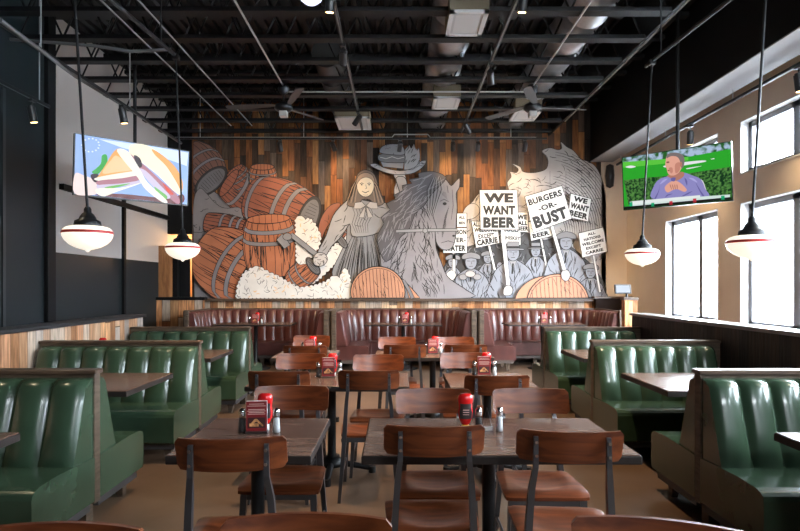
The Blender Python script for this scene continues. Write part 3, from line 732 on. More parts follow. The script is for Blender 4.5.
# tray with burger
a = Art(mural3); hd = smooth([(394, 174), (403, 173), (406, 180), (401, 190), (403, 200), (396, 202), (394, 190), (396, 182)], 3); a.plate(hd, .08, .1, smoke, ink, .7); squiggles(a, hd, 10, .1, ink, .4, 5)
add_art(a, 'hand', 'raised drawn hand under the tray')
a = Art(mural3); tr = smooth([(370, 165), (377, 164), (384, 168), (400, 171), (414, 168), (420, 162), (426, 161), (423, 167), (414, 173), (402, 175), (390, 174), (378, 170)], 3); a.plate(tr, .1, .125, g2, ink, .6)
bt = smooth([(380, 153), (382, 147), (390, 144.5), (400, 145), (404, 149), (404, 155), (392, 155)], 3); a.plate(bt, .1, .13, g1, ink, .6)
a.plate(smooth([(379, 155), (392, 154), (404, 155), (405, 160), (403, 163), (381, 162)], 3), .1, .127, g3, ink, .6); a.plate([(380, 160), (404, 161), (403, 169), (383, 167)], .1, .122, g1, ink, .5)
fr = [(404, 170), (405, 150), (409, 145), (411, 149), (414, 144), (416, 150), (419, 148), (420, 156), (419, 166), (412, 170)]; a.plate(fr, .1, .124, g2, ink, .5)
squiggles(a, fr, 18, .124, ink, .5, 5, lambda x, y: -1, .6, .1); squiggles(a, bt, 10, .13, ink, .3, 2); a.line([(380, 157.5), (386, 159), (392, 157), (398, 159), (404, 157.5)], .7, .127, smoke); squiggles(a, tr, 24, .125, ink, .35, 5, lambda x, y: .1)
add_art(a, 'tray_of_food', 'tray with a burger and fries held high')
# horse
hs = smooth([(384, 298), (382, 275), (380, 250), (384, 230), (392, 212), (402, 198), (414, 186), (426, 179), (438, 176), (446, 180), (451, 186), (456, 181), (459.5, 179), (459, 188), (456, 194), (457, 208), (456, 222), (455.5, 236), (453, 246), (448, 250), (441, 249), (436, 242), (435, 232), (436, 248), (441, 262), (447, 276), (457, 284), (466, 290), (470, 298)], 3)
a = Art(mural3); a.plate(hs, .115, .14, horsem, ink, .8)
squiggles(a, [(386, 298), (383, 260), (392, 225), (425, 190), (436, 250), (445, 290), (445, 298)], 330, .14, ink, .5, 10, lambda x, y: 1.9 if x < 410 else 1.35, 1.6, .12)
a.ell(444.5, 204, 2.0, 1.5, .14, .146, ink, n=12); a.line([(440, 201.5), (444, 199.5), (448.5, 202)], .6, .14, ink, True); a.line([(441, 243), (448, 241), (455, 243)], .6, .14, ink, True); a.ell(453.5, 236, 1.5, 1.0, .14, .144, ink, n=10)
a.line([(434, 200), (432, 214), (436, 226), (438, 234)], .7, .14, ink, True); a.line([(452, 190), (453, 206), (451, 220)], .5, .14, ink, True); a.line([(447, 186), (448, 193)], .5, .14, ink)
for q in range(9): a.line([(449 - q * .5, 206 + q * 2.2), (445 - q * .4, 216 + q * 2), (446 - q * .5, 226 + q * 1.6)], .5, .14, ink if q % 2 else g3, True)
for q in range(7): a.line([(438 + q * 1.2, 190 + q * .4), (441 + q, 194 + q)], .5, .14, g3, True)
add_art(a, 'horse', 'grey drawn horse looking down to the right')
mn = smooth([(380, 252), (377, 236), (384, 224), (381, 218), (390, 210), (386, 204), (397, 199), (393, 196), (403, 191), (402, 186), (412, 184), (409, 180), (419, 178), (418, 174), (428, 172), (437, 173), (446, 178), (440, 186), (432, 194), (424, 206), (415, 214), (410, 228), (400, 238), (394, 254), (386, 262)], 2)
a = Art(mural3); a.plate(mn, .138, .155, manem, ink, .7)
squiggles(a, mn, 190, .155, horsem, .55, 11, lambda x, y: math.pi - .75 if y < 215 else 2.0, 1.4, .12); squiggles(a, mn, 60, .156, g2, .35, 9, lambda x, y: math.pi - .75 if y < 215 else 2.0, 1.4, .12)
for i in range(10): a.line([(440 - i * .8, 178), (443 - i * 1.8, 190), (438 - i * 1.2, 202 + i), (434 - i, 216)], .6, .16, ink if i % 2 else g2, True)
add_art(a, 'mane', 'dark flowing mane')
a = Art(mural3); a.plate([(396, 230), (424, 229), (424, 232), (396, 233)], .155, .163, g2, ink, .5).plate([(424, 229), (457, 229), (457, 231.5), (424, 232)], .155, .16, g2, ink, .5).ell(425, 231, 2.4, 2.4, .155, .168, g2, edge=ink, n=14)
add_art(a, 'bridle', 'light strap across the horse')
# centre barrel: head towards us
def barrel_head(cx, cy, rx, ry, h, m, label, side=1, clip=298):
    a = Art(mural3)
    def cl(P): return [(x, min(y, clip)) for x, y in P]
    body = [(cx + side * 8 + (rx + 4) * cos(t), cy + 1 + ry * .98 * sin(t)) for t in [i * pi / 20 for i in range(20, 41)]] + [(cx + side * 8 + rx + 8 * side, clip), (cx - rx, clip)]
    if side > 0: body = [(cx - 4, cy - ry)] + smooth([(cx, cy - ry), (cx + rx * .55, cy - ry * .8), (cx + rx * 1.15, cy - ry * .25), (cx + rx * 1.55, clip)], 4, False) + [(cx - 4, clip)]
    a.plate(body, h, h + .02, m, ink, .8)
    for q in (0.45, .95):
        s0 = smooth([(cx + rx * (.45 + q * .5), cy - ry * (.86 - q * .42)), (cx + rx * (.8 + q * .35), cy - ry * (.2 - q * .1)), (cx + rx * (.9 + q * .4), clip)], 4, False)
        a.line(s0, 3.4, h + .021, hoop); a.line([(x + 1.8, y) for x, y in s0], .5, h + .024, ink); a.line([(x - 1.8, y) for x, y in s0], .5, h + .024, ink)
    P = cl([(cx + rx * cos(t), cy + ry * sin(t)) for t in [i * 2 * pi / 40 for i in range(40)]])
    a.plate(P, h + .02, h + .035, m, ink, 1.0)
    Q = cl([(cx + rx * .92 * cos(t), cy + ry * .92 * sin(t)) for t in [i * 2 * pi / 40 for i in range(40)]]); a.line(Q, .5, h + .036, ink)
    for i in range(-6, 7):
        v = i / 7; w_ = math.sqrt(1 - v * v)
        L0 = [(cx + rx * .92 * (v + .12 * (q - .5)), cy - ry * .9 * w_ + 2 * ry * .9 * w_ * q) for q in (0, .15, .3, .45, .6, .75, .9)]
        L0 = [(x, min(y, clip)) for x, y in L0]; a.line(L0, .5, h + .036, ink)
    squiggles(a, P, 26, h + .036, ink, .35, 8, lambda x, y: 1.2, .6, .1)
    return add_art(a, 'barrel', label)
barrel_head(378, 292, 27, 25.5, .165, oak3, 'round-headed barrel at the centre bottom')
# crowd
def man(x, y, r, w, bottom, h, hat='cap', label=None, m=g4, fm_=g4, sc=1):
    """drawn man: head centre x, y, head radius r, shoulder half width w"""
    a = Art(mural3)
    b = smooth([(x - r * .5, y + r * .9), (x + r * .5, y + r * .9), (x + w * .75, y + r * 1.9), (x + w, y + r * 3.2), (x + w * 1.12, bottom), (x - w * 1.12, bottom), (x - w, y + r * 3.2), (x - w * .75, y + r * 1.9)], 3)
    a.plate([(p[0], min(p[1], bottom)) for p in b], h, h + .02, m, ink, .7)
    squiggles(a, b, int(w * 4), h + .02, ink, .4, 8, lambda X, Y: 1.57 + (X - x) * .03, .8, .08)
    a.plate([(x - r * .45, y + r * 1.0), (x, y + r * 2.1), (x + r * .45, y + r * 1.0)], h + .02, h + .026, g2, ink, .4)
    a.line([(x, y + r * 1.3), (x - r * .1, y + r * 2.6)], r * .22, h + .027, ink)
    for s_ in (-1, 1): a.line([(x + s_ * r * .6, y + r * 1.2), (x + s_ * r * .8, y + r * 2.2), (x + s_ * r * .1, y + r * 3.6)], .6, h + .021, ink)
    a.ell(x, y, r * .78, r, h + .022, h + .034, fm_, edge=ink, ew=.6)
    for s_ in (-1, 1):
        a.line([(x + s_ * r * .15, y - r * .12), (x + s_ * r * .5, y - r * .14)], .5, h + .034, ink); a.line([(x + s_ * r * .75, y - r * .2), (x + s_ * r * .95, y), (x + s_ * r * .75, y + r * .3)], .5, h + .034, ink)
    a.line([(x, y - r * .1), (x + r * .12, y + r * .25), (x - r * .05, y + r * .3)], .4, h + .034, ink); a.line([(x - r * .25, y + r * .58), (x + r * .25, y + r * .56)], .5, h + .034, ink)
    if hat == 'cap': a.plate(smooth([(x - r * 1.15, y - r * .35), (x - r * 1.1, y - r * .95), (x, y - r * 1.3), (x + r * 1.1, y - r * .95), (x + r * 1.15, y - r * .35), (x, y - r * .55)], 3), h + .03, h + .045, g1, ink, .6)
    if hat == 'brim': a.plate([(x - r * 1.35, y - r * .35), (x + r * 1.35, y - r * .35), (x + r * 1.25, y - r * .55), (x + r * .8, y - r * .55), (x + r * .72, y - r * 1.4), (x - r * .72, y - r * 1.4), (x - r * .8, y - r * .55), (x - r * 1.25, y - r * .55)], h + .03, h + .045, g1, ink, .6).plate([(x - r * .78, y - r * .56), (x + r * .78, y - r * .56), (x + r * .76, y - r * .85), (x - r * .76, y - r * .85)], h + .045, h + .048, ink)
    return add_art(a, 'figure', label)
dk = Art(mural3); P = smooth([(445, 298), (447, 262), (455, 250), (470, 246), (500, 236), (526, 232), (545, 240), (560, 238), (590, 262), (606, 285), (606, 298)], 3); dk.plate(P, .02, .035, mat('art_charcoal', (.05, .048, .05), .6), ink, .5); squiggles(dk, P, 200, .036, ink, .6, 6); squiggles(dk, P, 90, .036, g1, .5, 6); add_art(dk, 'crowd_back_rows', 'dark hatched crowd in the back rows')  # dark hatched backing drawn behind the single men
man(453, 262, 6, 11, 298, .04, 'cap', 'back row man below the cut-off sign')
man(488, 258, 5.5, 10, 298, .04, 'cap', 'bare back row man between two men')
man(536, 251, 6, 12, 298, .04, 'brim', 'back row man below the lowest stick')
man(500, 266, 4, 9, 298, .045, 'none', 'half hidden back row man')
man(471, 262, 7.5, 19, 298, .065, 'cap', 'capped man eating a burger')
a = Art(mural3); a.ell(470, 274, 5, 3.2, .11, .13, smoke, edge=ink); a.ell(463, 277, 4, 3, .105, .12, g2, edge=ink); a.ell(477, 277, 4, 3, .105, .12, g2, edge=ink); a.plate(smooth([(446, 274), (452, 270), (456, 275), (452, 281), (445, 281)], 3), .105, .12, foam, ink, .5); add_art(a, 'burger', 'burger held to the mouth')
man(513, 253, 8, 21, 298, .075, 'brim', 'man in a brimmed hat and suit')
man(566, 242, 8, 20, 298, .075, 'cap', 'tall capped man in a long coat')
man(590, 272, 6.5, 15, 298, .10, 'cap', 'small man with the lowest sign at the right')
barrel_head(557, 303, 31, 29, .135, oak3, 'half barrel at the lower right', side=-1)
# signs
def sign(c, lines, stick, h, label, ew=.7):
    """c: four corners TL TR BR BL; lines: (text, v centre 0..1, width share, height share)"""
    t = Art(mural3)
    if stick: 
        (x0, y0), (x1, y1), w_ = stick; t.plate([(x0 - w_ / 2, y0), (x0 + w_ / 2, y0), (x1 + w_ / 2, y1), (x1 - w_ / 2, y1)], h - .012, h, signw, ink, .4)
    t.plate(c, h, h + .02, signw, ink, ew)
    o = add_art(t, 'picket_sign', label)
    q = Art(mural3); (ax_, ay), (bx, by), (cx_, cy_), (dx, dy) = c
    W_ = math.hypot(bx - ax_, by - ay); H_ = math.hypot(dx - ax_, dy - ay)
    for body, v, ws, hs_ , *u in lines:
        u = u[0] if u else .5
        lx, ly = ax_ + (dx - ax_) * v, ay + (dy - ay) * v; rx_, ry_ = bx + (cx_ - bx) * v, by + (cy_ - by) * v
        text_mesh(q, body, ink, lx + (rx_ - lx) * u, ly + (ry_ - ly) * u, W_ * ws, H_ * hs_, math.atan2(ry_ - ly, rx_ - lx), h + .02, .06 if hs_ > .2 else .045)
    q.build('lettering', o)
    return o
sign([(457, 213), (467, 213), (467, 227), (457, 227)], [('ALL', .3, .6, .2), ('MEN', .7, .6, .2)], None, .05, 'small grey sign at the back')
sign([(443, 228), (467, 228), (467, 253), (443, 253)], [('BOURBON', .16, .94, .2), ('-OVER-', .48, .9, .2), ('WATER', .81, .9, .24)], ((454, 253), (454, 284), 3), .085, 'square sign cut off by the horse muzzle')
sign([(471, 221), (497, 222), (499.5, 243), (476, 248)], [('ALL', .12, .3, .17, .2), ('WELCOME', .34, .86, .17), ('EXCEPT', .6, .62, .17), ('CARRIE', .83, .8, .22)], ((489, 245), (495, 270), 2.4), .09, 'tilted sign behind the big upright sign')
sign([(500, 222), (521, 222), (521, 245), (501, 243)], [('BLOOD.', .35, .9, .18), ('WHISKEY', .72, .95, .18)], None, .05, 'sign below the big upright sign')
sign([(516, 212), (528, 212), (529, 232), (518, 232)], [('WE', .25, .8, .25), ('ALL', .55, .8, .22), ('BEER', .82, .9, .22)], None, .06, 'sliver of a sign between the two big signs')
sign([(528, 222), (549, 218), (552, 236), (531, 241)], [('WE', .2, .8, .2), ('WANT', .45, .8, .2), ('BEER', .78, .8, .24)], ((541, 238), (547, 268), 2), .085, 'low sign reading BEER under the tilted big sign')
sign([(570, 193.5), (591, 199), (587.6, 222), (567.5, 217)], [('WE', .17, .66, .22), ('WANT', .48, .86, .25), ('BEER', .8, .86, .25)], None, .11, 'small tilted sign at the right of the tilted big sign')
sign([(577, 233.5), (602, 227.5), (606, 252), (581, 258)], [('ALL', .14, .3, .1), ('NATIONS', .32, .66, .11), ('WELCOME', .5, .86, .12), ('EXCEPT', .68, .6, .11), ('CARRIE', .86, .7, .12)], ((592.5, 255), (599, 292), 2.2), .16, 'lowest small sign with five thin lines')
sign([(524, 197), (561, 186), (571, 219), (532.5, 233)], [('BURGERS', .19, .9, .17), ('-OR-', .44, .5, .15), ('BUST', .76, .9, .33)], ((551, 225), (565, 274), 3.6), .14, 'big tilted sign')
sign([(479, 190.5), (516.5, 190.5), (518, 230), (480, 230)], [('WE', .2, .78, .24), ('WANT', .51, .86, .23), ('BEER', .82, .86, .27)], ((502, 229), (508, 288), 4), .15, 'big upright sign')
a = Art(mural3); a.plate(smooth([(463, 214), (466, 207), (472, 203), (478, 205), (480, 212), (474, 218), (466, 219)], 3), .03, .04, smoke, ink, .5); add_art(a, 'wisp', 'small puff of pale smoke beside the horse')
a = Art(mural3); a.plate(smooth([(560, 272), (566, 270), (569, 275), (566, 281), (561, 279)], 3), .176, .19, smoke, ink, .6); add_art(a, 'hand', 'drawn hand on the stick of the tilted sign')
a = Art(mural3); a.plate(smooth([(503, 288), (508, 285), (512, 289), (510, 295), (503, 295)], 3), .165, .18, smoke, ink, .6)
add_art(a, 'hand', 'drawn hand on the stick of the upright sign')

# ================================================================= TELEVISIONS
def tv(TLp, TRp, dL, dR, ztop, zbot, label, painter, mount):
    L0 = Vector((px(TLp, dL), dL, 0)); R0 = Vector((px(TRp, dR), dR, 0)); e = (R0 - L0); w = e.length; e.normalize()
    n = Vector((e.y, -e.x, 0)).normalized()
    if n.y > 0: n = -n
    tilt = .07 * (ztop - zbot)
    c = (L0 + R0) / 2
    t = thing('television', label, 'television', (c.x, c.y, (ztop + zbot) / 2))
    hgt = ztop - zbot
    up = (Vector((0, 0, 1)) + n * .09).normalized()
    def to3(u, v, h):   # u,v in 0..1 across and down
        return e * ((u - .5) * w) + up * ((.5 - v) * hgt) + n * h
    b = Art(to3); b.plate([(-.008, -.014), (1.008, -.014), (1.008, 1.02), (-.008, 1.02)], -.05, 0, mat('tv_black', (.01, .01, .01), .3)); b.build('housing', t)
    s = Art(to3); painter(s); s.build('screen', t)
    k = MB(); p0 = -n * .05; k.box(-.12, .12, -.02, .02, -.12, .12, black_iron, 0, Matrix.Translation(p0 - n * .02) @ Matrix.Rotation(math.atan2(e.y, e.x), 4, 'Z'))
    k.rod(tuple(p0 - n * .02), (mount[0] - c.x, mount[1] - c.y, 0), .025, black_iron, 8); k.rod((mount[0] - c.x, mount[1] - c.y, -.1), (mount[0] - c.x, mount[1] - c.y, mount[2] - (ztop + zbot) / 2), .025, black_iron, 8)
    k.build('mount', t)
    return t
def sm2(P, k=4): return smooth(P, k)
def T1(p): return ((p[0] - 82) / 646, (p[1] - 50 - (p[0] - 82) * .17) / (345 - (p[0] - 82) * .072))
def paint_food(s):
    E_ = lambda n_, c, k=1.6: MATS.get(n_) or emis(n_, c, k * .52)
    s.plate([(0, 0), (1, 0), (1, 1), (0, 1)], 0, .001, E_('tv_sky', (.32, .48, .86)))
    def pl(P, m, h, sm_=True): P = [T1(p) for p in P]; P = [(min(.998, max(.002, x)), min(.998, max(.002, y))) for x, y in P]; s.plate(sm2(P) if sm_ else P, h, h + .0006, m)
    pl([(200, 80), (480, 120), (725, 165), (718, 240), (600, 200), (330, 130)], E_('tv_paleblue', (.65, .75, 1), 1.8), .001, False)
    pl([(190, 400), (330, 395), (600, 420), (700, 400), (690, 455), (500, 440), (260, 415)], E_('tv_table', (.22, .03, .03), 1), .001)
    pl([(78, 280), (130, 290), (190, 320), (200, 380), (180, 402), (70, 396)], E_('tv_pinkwhite', (.95, .75, .72), 1.6), .0016)
    pl([(170, 270), (190, 250), (215, 220), (220, 175), (245, 170), (250, 215), (225, 255), (195, 285)], E_('tv_leaf', (.03, .45, .04), 1.3), .0016)
    pl([(165, 285), (200, 280), (210, 310), (190, 330), (170, 310)], E_('tv_dark', (.06, .03, .04), 1), .0018)
    pl([(205, 290), (240, 230), (285, 150), (330, 140), (400, 230), (425, 260), (330, 280), (210, 300)], E_('tv_toast', (.95, .45, .12), 1.5), .002)
    pl([(225, 275), (270, 200), (300, 175), (360, 220), (400, 255), (300, 270)], E_('tv_toast2', (1, .68, .36), 1.5), .0026)
    pl([(200, 300), (420, 262), (440, 285), (430, 300), (300, 318), (205, 320)], E_('tv_bread', (1, .93, .78), 1.6), .003)
    pl([(205, 320), (330, 305), (425, 290), (440, 312), (330, 340), (210, 345)], E_('tv_ham', (.55, .22, .28), 1.3), .0034)
    pl([(205, 345), (330, 335), (440, 318), (445, 330), (340, 352), (215, 365)], E_('tv_lilac', (.72, .62, .8), 1.5), .0037)
    pl([(240, 358), (300, 345), (380, 335), (330, 352), (260, 366)], E_('tv_leaf2', (.2, .6, .12), 1.3), .004)
    pl([(200, 365), (320, 360), (445, 330), (400, 350), (300, 385), (240, 410), (200, 395)], E_('tv_bread', (1, .93, .78), 1.6), .0042)
    pl([(380, 110), (470, 118), (560, 175), (640, 240), (690, 320), (690, 400), (640, 380), (540, 290), (420, 200), (370, 160)], E_('tv_bread2', (1, .88, .64), 1.7), .0046)
    pl([(500, 140), (570, 180), (650, 250), (695, 330), (690, 385), (655, 330), (590, 240), (520, 175)], E_('tv_toast', (.95, .45, .12), 1.5), .005)
    pl([(370, 165), (400, 185), (480, 250), (560, 320), (660, 400), (680, 450), (640, 440), (520, 330), (430, 260)], E_('tv_ham', (.55, .22, .28), 1.3), .005)
    pl([(395, 175), (430, 190), (445, 235), (420, 240)], E_('tv_dark', (.06, .03, .04), 1), .0056)
    pl([(430, 255), (470, 265), (560, 350), (620, 410), (590, 420), (500, 340)], E_('tv_lilac', (.72, .62, .8), 1.5), .0056)
    pl([(520, 355), (560, 380), (600, 410), (590, 428), (545, 395)], E_('tv_leaf2', (.2, .6, .12), 1.3), .006)
    pl([(570, 335), (620, 375), (640, 400), (610, 395)], E_('tv_tomato', (.8, .08, .04), 1.4), .006)
    pl([(300, 150), (360, 150), (430, 250), (480, 330), (600, 435), (570, 445), (470, 370), (420, 300)], E_('tv_bread', (1, .93, .78), 1.6), .0064)
    for i in range(14):
        t = i * 2 * pi / 14; x, y = T1((160 + 45 * cos(t), 115 + 38 * sin(t))); s.ell(x, y, .008, .014, .001, .0016, E_('tv_paleblue', (.65, .75, 1), 1.8), n=8)
def paint_man(s):
    E_ = lambda n_, c, k=1.4: MATS.get(n_) or emis(n_, c, k * .5)
    def noisy(n_, c1, c2, sc):
        if n_ in MATS: return MATS[n_]
        m = emis(n_, c1, .9); N, L = m.node_tree.nodes, m.node_tree.links; tc = N.new('ShaderNodeTexCoord'); z = N.new('ShaderNodeTexNoise'); z.inputs['Scale'].default_value = sc
        r = N.new('ShaderNodeValToRGB'); r.color_ramp.elements[0].color = (*c1, 1); r.color_ramp.elements[1].color = (*c2, 1); r.color_ramp.elements[0].position = .4; r.color_ramp.elements[1].position = .62
        L.new(tc.outputs['Object'], z.inputs[0]); L.new(z.outputs[0], r.inputs[0]); L.new(r.outputs[0], N['Principled BSDF'].inputs['Emission Color']); return m
    def q(p): x = (p[0] - 55) / 668; return (x, (p[1] - (180 - x * 102)) / (318 + x * 44))
    def pl(P, m, h, sm_=True): P = [q(p) for p in P]; P = [(min(.999, max(.001, x)), min(.999, max(.001, y))) for x, y in P]; s.plate(sm2(P) if sm_ else P, h, h + .0006, m)
    s.plate([(0, 0), (1, 0), (1, 1), (0, 1)], 0, .001, E_('tv_golf', (.03, .42, .03)))
    pl([(55, 180), (723, 78), (723, 122), (500, 165), (300, 190), (57, 212)], noisy('tv_trees', (.02, .10, .02), (.35, .45, .6), 16), .001, False)
    pl([(57, 205), (300, 185), (480, 170), (480, 190), (300, 215), (60, 240)], E_('tv_golf2', (.12, .62, .06)), .0014, False)
    pl([(60, 318), (200, 300), (400, 285), (728, 232), (735, 420), (85, 470)], noisy('tv_hedge', (.005, .03, .01), (.08, .22, .05), 34), .0014, False)
    for P in ([(75, 235), (110, 225), (145, 232), (110, 241)], [(330, 225), (430, 205), (560, 192), (580, 200), (480, 218), (400, 230), (340, 235)], [(470, 240), (560, 226), (480, 245)], [(610, 185), (630, 178), (630, 184)]): pl(P, E_('tv_sand', (.9, .9, .95)), .002)
    pl([(545, 320), (565, 325), (585, 400), (580, 420), (545, 420)], E_('tv_chair', (.75, .75, .8)), .002)
    pl([(245, 430), (262, 350), (300, 308), (360, 290), (400, 300), (445, 268), (500, 285), (550, 310), (575, 370), (590, 422), (420, 425)], E_('tv_shirt', (.30, .28, .60)), .0026)
    pl([(350, 285), (440, 262), (450, 290), (400, 320), (365, 300)], E_('tv_neck', (.5, .22, .16)), .003)
    pl([(342, 190), (350, 165), (395, 148), (440, 160), (445, 210), (430, 255), (400, 282), (368, 285), (352, 270), (345, 240), (338, 222)], E_('tv_skin', (.85, .42, .32)), .0034)
    pl([(348, 178), (355, 152), (400, 142), (445, 155), (458, 190), (448, 235), (436, 235), (428, 190), (410, 168), (375, 165)], E_('tv_hair', (.22, .18, .18)), .004)
    pl([(346, 200), (362, 198), (362, 206), (348, 208)], E_('tv_brow', (.25, .1, .08)), .004); pl([(352, 252), (370, 250), (370, 256), (354, 258)], E_('tv_brow', (.25, .1, .08)), .004); pl([(430, 205), (440, 200), (442, 225), (432, 230)], E_('tv_neck', (.5, .22, .16)), .0046)
    pl([(330, 360), (360, 330), (390, 318), (425, 330), (465, 372), (450, 388), (410, 372), (385, 375), (345, 392)], E_('tv_skin', (.85, .42, .32)), .004)
    pl([(375, 300), (400, 300), (392, 322), (372, 318)], E_('tv_collar', (.16, .14, .38)), .0048)
    for P in ([(262, 430), (290, 380), (300, 340), (292, 385), (272, 430)], [(560, 420), (535, 370), (520, 330), (545, 375), (572, 420)], [(420, 425), (470, 395), (500, 385), (475, 402), (430, 425)], [(455, 300), (470, 320), (468, 350), (460, 330)], [(330, 425), (345, 405), (380, 400), (350, 412)]): pl(P, E_('tv_collar', (.16, .14, .38)), .0034)
    for P in ([(300, 340), (320, 315), (350, 305), (320, 330)], [(480, 300), (510, 305), (530, 330), (500, 315)]): pl(P, E_('tv_shirt_light', (.45, .43, .80)), .0034)
    pl([(360, 240), (380, 236), (384, 262), (370, 272)], E_('tv_cheek', (.62, .27, .20)), .0042); pl([(400, 215), (430, 205), (425, 255), (400, 270)], E_('tv_cheek', (.62, .27, .20)), .0038)
    for k_ in range(4): pl([(362 + k_ * 14, 345), (368 + k_ * 14, 345), (375 + k_ * 12, 372), (371 + k_ * 12, 372)], E_('tv_neck', (.5, .22, .16)), .0046)
    pl([(95, 452), (715, 408), (715, 438), (100, 492)], E_('tv_bar', (.72, .85, .82)), .005, False); pl([(112, 448), (545, 410), (545, 425), (112, 470)], E_('tv_bar2', (.85, .92, .9)), .0054, False)
    for x0, y0, m in ((95, 455, 'g'), (240, 458, 'g'), (357, 448, 'r'), (502, 432, 'r'), (665, 416, 'g')):
        pl([(x0, y0), (x0 + 20, y0 - 2), (x0 + 20, y0 + 24), (x0, y0 + 26)], E_('tv_green', (.02, .45, .2)) if m == 'g' else E_('tv_red', (.65, .03, .06)), .006, False)
    s.plate([(0, .955), (1, .955), (1, 1), (0, 1)], .0062, .0066, mat('tv_black', (.01, .01, .01), .3))
tv(74.9, 187.8, 6.7, 7.6, 3.275, 2.59, 'flat television at the left showing a toasted sandwich', paint_food, (-3.75, 8.3, 5.32))
tv(623.3, 731, 7.77, 6.9, 3.23, 2.55, 'flat television by the windows showing a man in a lavender shirt', paint_man, (3.75, 7.75, 5.32))
# wall speaker and terminal on the right corner wall
t = thing('wall_speaker', 'black oval speaker on the tan wall right of the mural', 'speaker', (px(611, 11.8), 11.86, pz(175, 11.8)))
MB().lathe([(0, -.13), (.10, -.11), (.12, 0), (.10, .1), (0, .12)], can_m, n=24, sy=.8).build('body', t) ; t.children[0].scale = (.75, .9, 2.0)
MB().box(-.03, .03, .08, .14, -.1, .1, black_iron).build('bracket', t)
t = thing('payment_terminal', 'small white screen in a black frame at the right corner above the partition', 'screen', (px(623, 9.9), 9.9, pz(289, 9.9)))
M_ = Matrix.Rotation(radians(-12), 4, 'X')
MB().box(-.14, .14, 0, .03, -.08, .08, can_m, .006, M_).build('frame', t); MB().box(-.115, .115, -.002, 0, -.06, .065, emis('screen_white', (.75, .82, .95), .6), 0, M_).build('screen', t)
MB().rod((.07, .02, 0), (.07, .02, -(pz(289, 9.9) - pz(297.5, 9.9))), .02, can_m).build('stand', t)
# ================================================================= UPHOLSTERY
def channel_back(m, L, nch, prof, path=None, bulge=.042, k=8, back=True):
    """channelled backrest. prof: [(z, thickness)], bottom to top. path(s)->(x, y, nx, ny) for s in 0..L (n points to the sitter)"""
    b = MB(); nz = len(prof); w = nz + 1; ends = []
    for c in range(nch):
        grid = []
        for i in range(k + 1):
            s = L * (c + i / k) / nch; ph = i / k; x, y, nx_, ny_ = path(s)
            bl = bulge * (max(0, sin(pi * ph)) ** .5); col = []
            for j, (z, th) in enumerate(prof):
                q = th + (0 if j in (0, nz - 1) else bl - bulge * .5)
                col.append((x + nx_ * q, y + ny_ * q, z - (0 if j < nz - 2 else (bulge - bl) * .45)))
            col.append((x, y, prof[-1][0] - .005)); grid.append(col)
        vs = [p for g in grid for p in g]
        b.add(vs, [(i * w + j, (i + 1) * w + j, (i + 1) * w + j + 1, i * w + j + 1) for i in range(k) for j in range(w - 1)], m, True)
        for i in range(0, k, 4):
            p, q = grid[i][-1], grid[i + 4][-1]; b.add([(p[0], p[1], prof[0][0]), (q[0], q[1], prof[0][0]), q, p], [(0, 1, 2, 3)], m)
        if c == 0: ends.append(grid[0])
        if c == nch - 1: ends.append(grid[-1])
    for g in ends:
        b.add(g + [(g[-1][0], g[-1][1], prof[0][0])], [tuple(range(len(g) + 1))], m)
    return b
def seat_sweep(m, L, prof, path, n):
    """closed profile [(offset from the back, z)] swept along path"""
    b = MB(); grid = []
    for i in range(n + 1):
        x, y, nx_, ny_ = path(L * i / n); grid.append([(x + nx_ * o, y + ny_ * o, z) for o, z in prof])
    w = len(prof); vs = [p for c in grid for p in c]
    fs = [(i * w + j, (i + 1) * w + j, (i + 1) * w + (j + 1) % w, i * w + (j + 1) % w) for i in range(n) for j in range(w)]
    b.add(vs, fs, m, False); b.add(grid[0], [tuple(range(w))], m); b.add(grid[-1], [tuple(range(w))[::-1]], m)
    return b
seatprof = [(.0, .17), (.615, .17), (.63, .185), (.63, .40), (.622, .425), (.60, .442), (.56, .452), (.4, .458), (.2, .45), (.0, .44)]
backprof = [(.435, .23), (.50, .225), (.65, .18), (.80, .135), (.90, .105), (.935, .08), (.948, .045)]
def green_booth(x_in, y, side, L, nch, panelL, label, ztop=.965):
    """double booth: wooden divider with a bench on both sides. side=-1: left of the room (booth runs to -x)"""
    t = thing('double_booth', label, 'booth', (x_in, y, 0), 0, 'green channelled booths along the low side walls')
    s = side
    MB().box(0, s * panelL, -.035, .035, .15, ztop, panelwood, .003).build('divider_panel', t)
    MB().box(-s * .012, s * panelL, -.05, .05, ztop, ztop + .028, capwood, .004).build('panel_cap', t)
    for dy in (-1, 1):
        path = lambda q: (s * (q + .01), dy * .035, 0, dy)
        channel_back(green, L - .01, nch, backprof, path).build('backrest', t)
        seat_sweep(green, L, seatprof, lambda q: (s * q, dy * .035, 0, dy), 1).build('seat', t)
        MB().box(s * .02, s * L, dy * .05, dy * .60, .11, .17, mat('plinth_dark', (.045, .04, .04), .5)).build('base_rail', t)
        for lx in (.10, L - .15):
            MB().bar([(s * lx, dy * .53, 0), (s * lx, dy * .50, .115)], [.04, .075], [.05, .07], panelwood).build('leg', t)
    MB().box(s * .05, s * .12, -.04, .04, 0, .16, panelwood).build('leg', t)
    return t
YL = (3.68, 5.60, 7.50); YR = (3.67, 5.66, 7.50)
names = ('nearest', 'middle', 'farthest')
for i, y in enumerate(YL): green_booth(-1.90, y, -1, 1.5, 7, 1.53, 'green leather double booth beside the left planked wall, %s on that side' % names[i])
for i, y in enumerate(YR): green_booth(1.90, y, 1, 1.14, 6, 1.235, 'green leather double booth on the window side, %s of those three' % names[i])

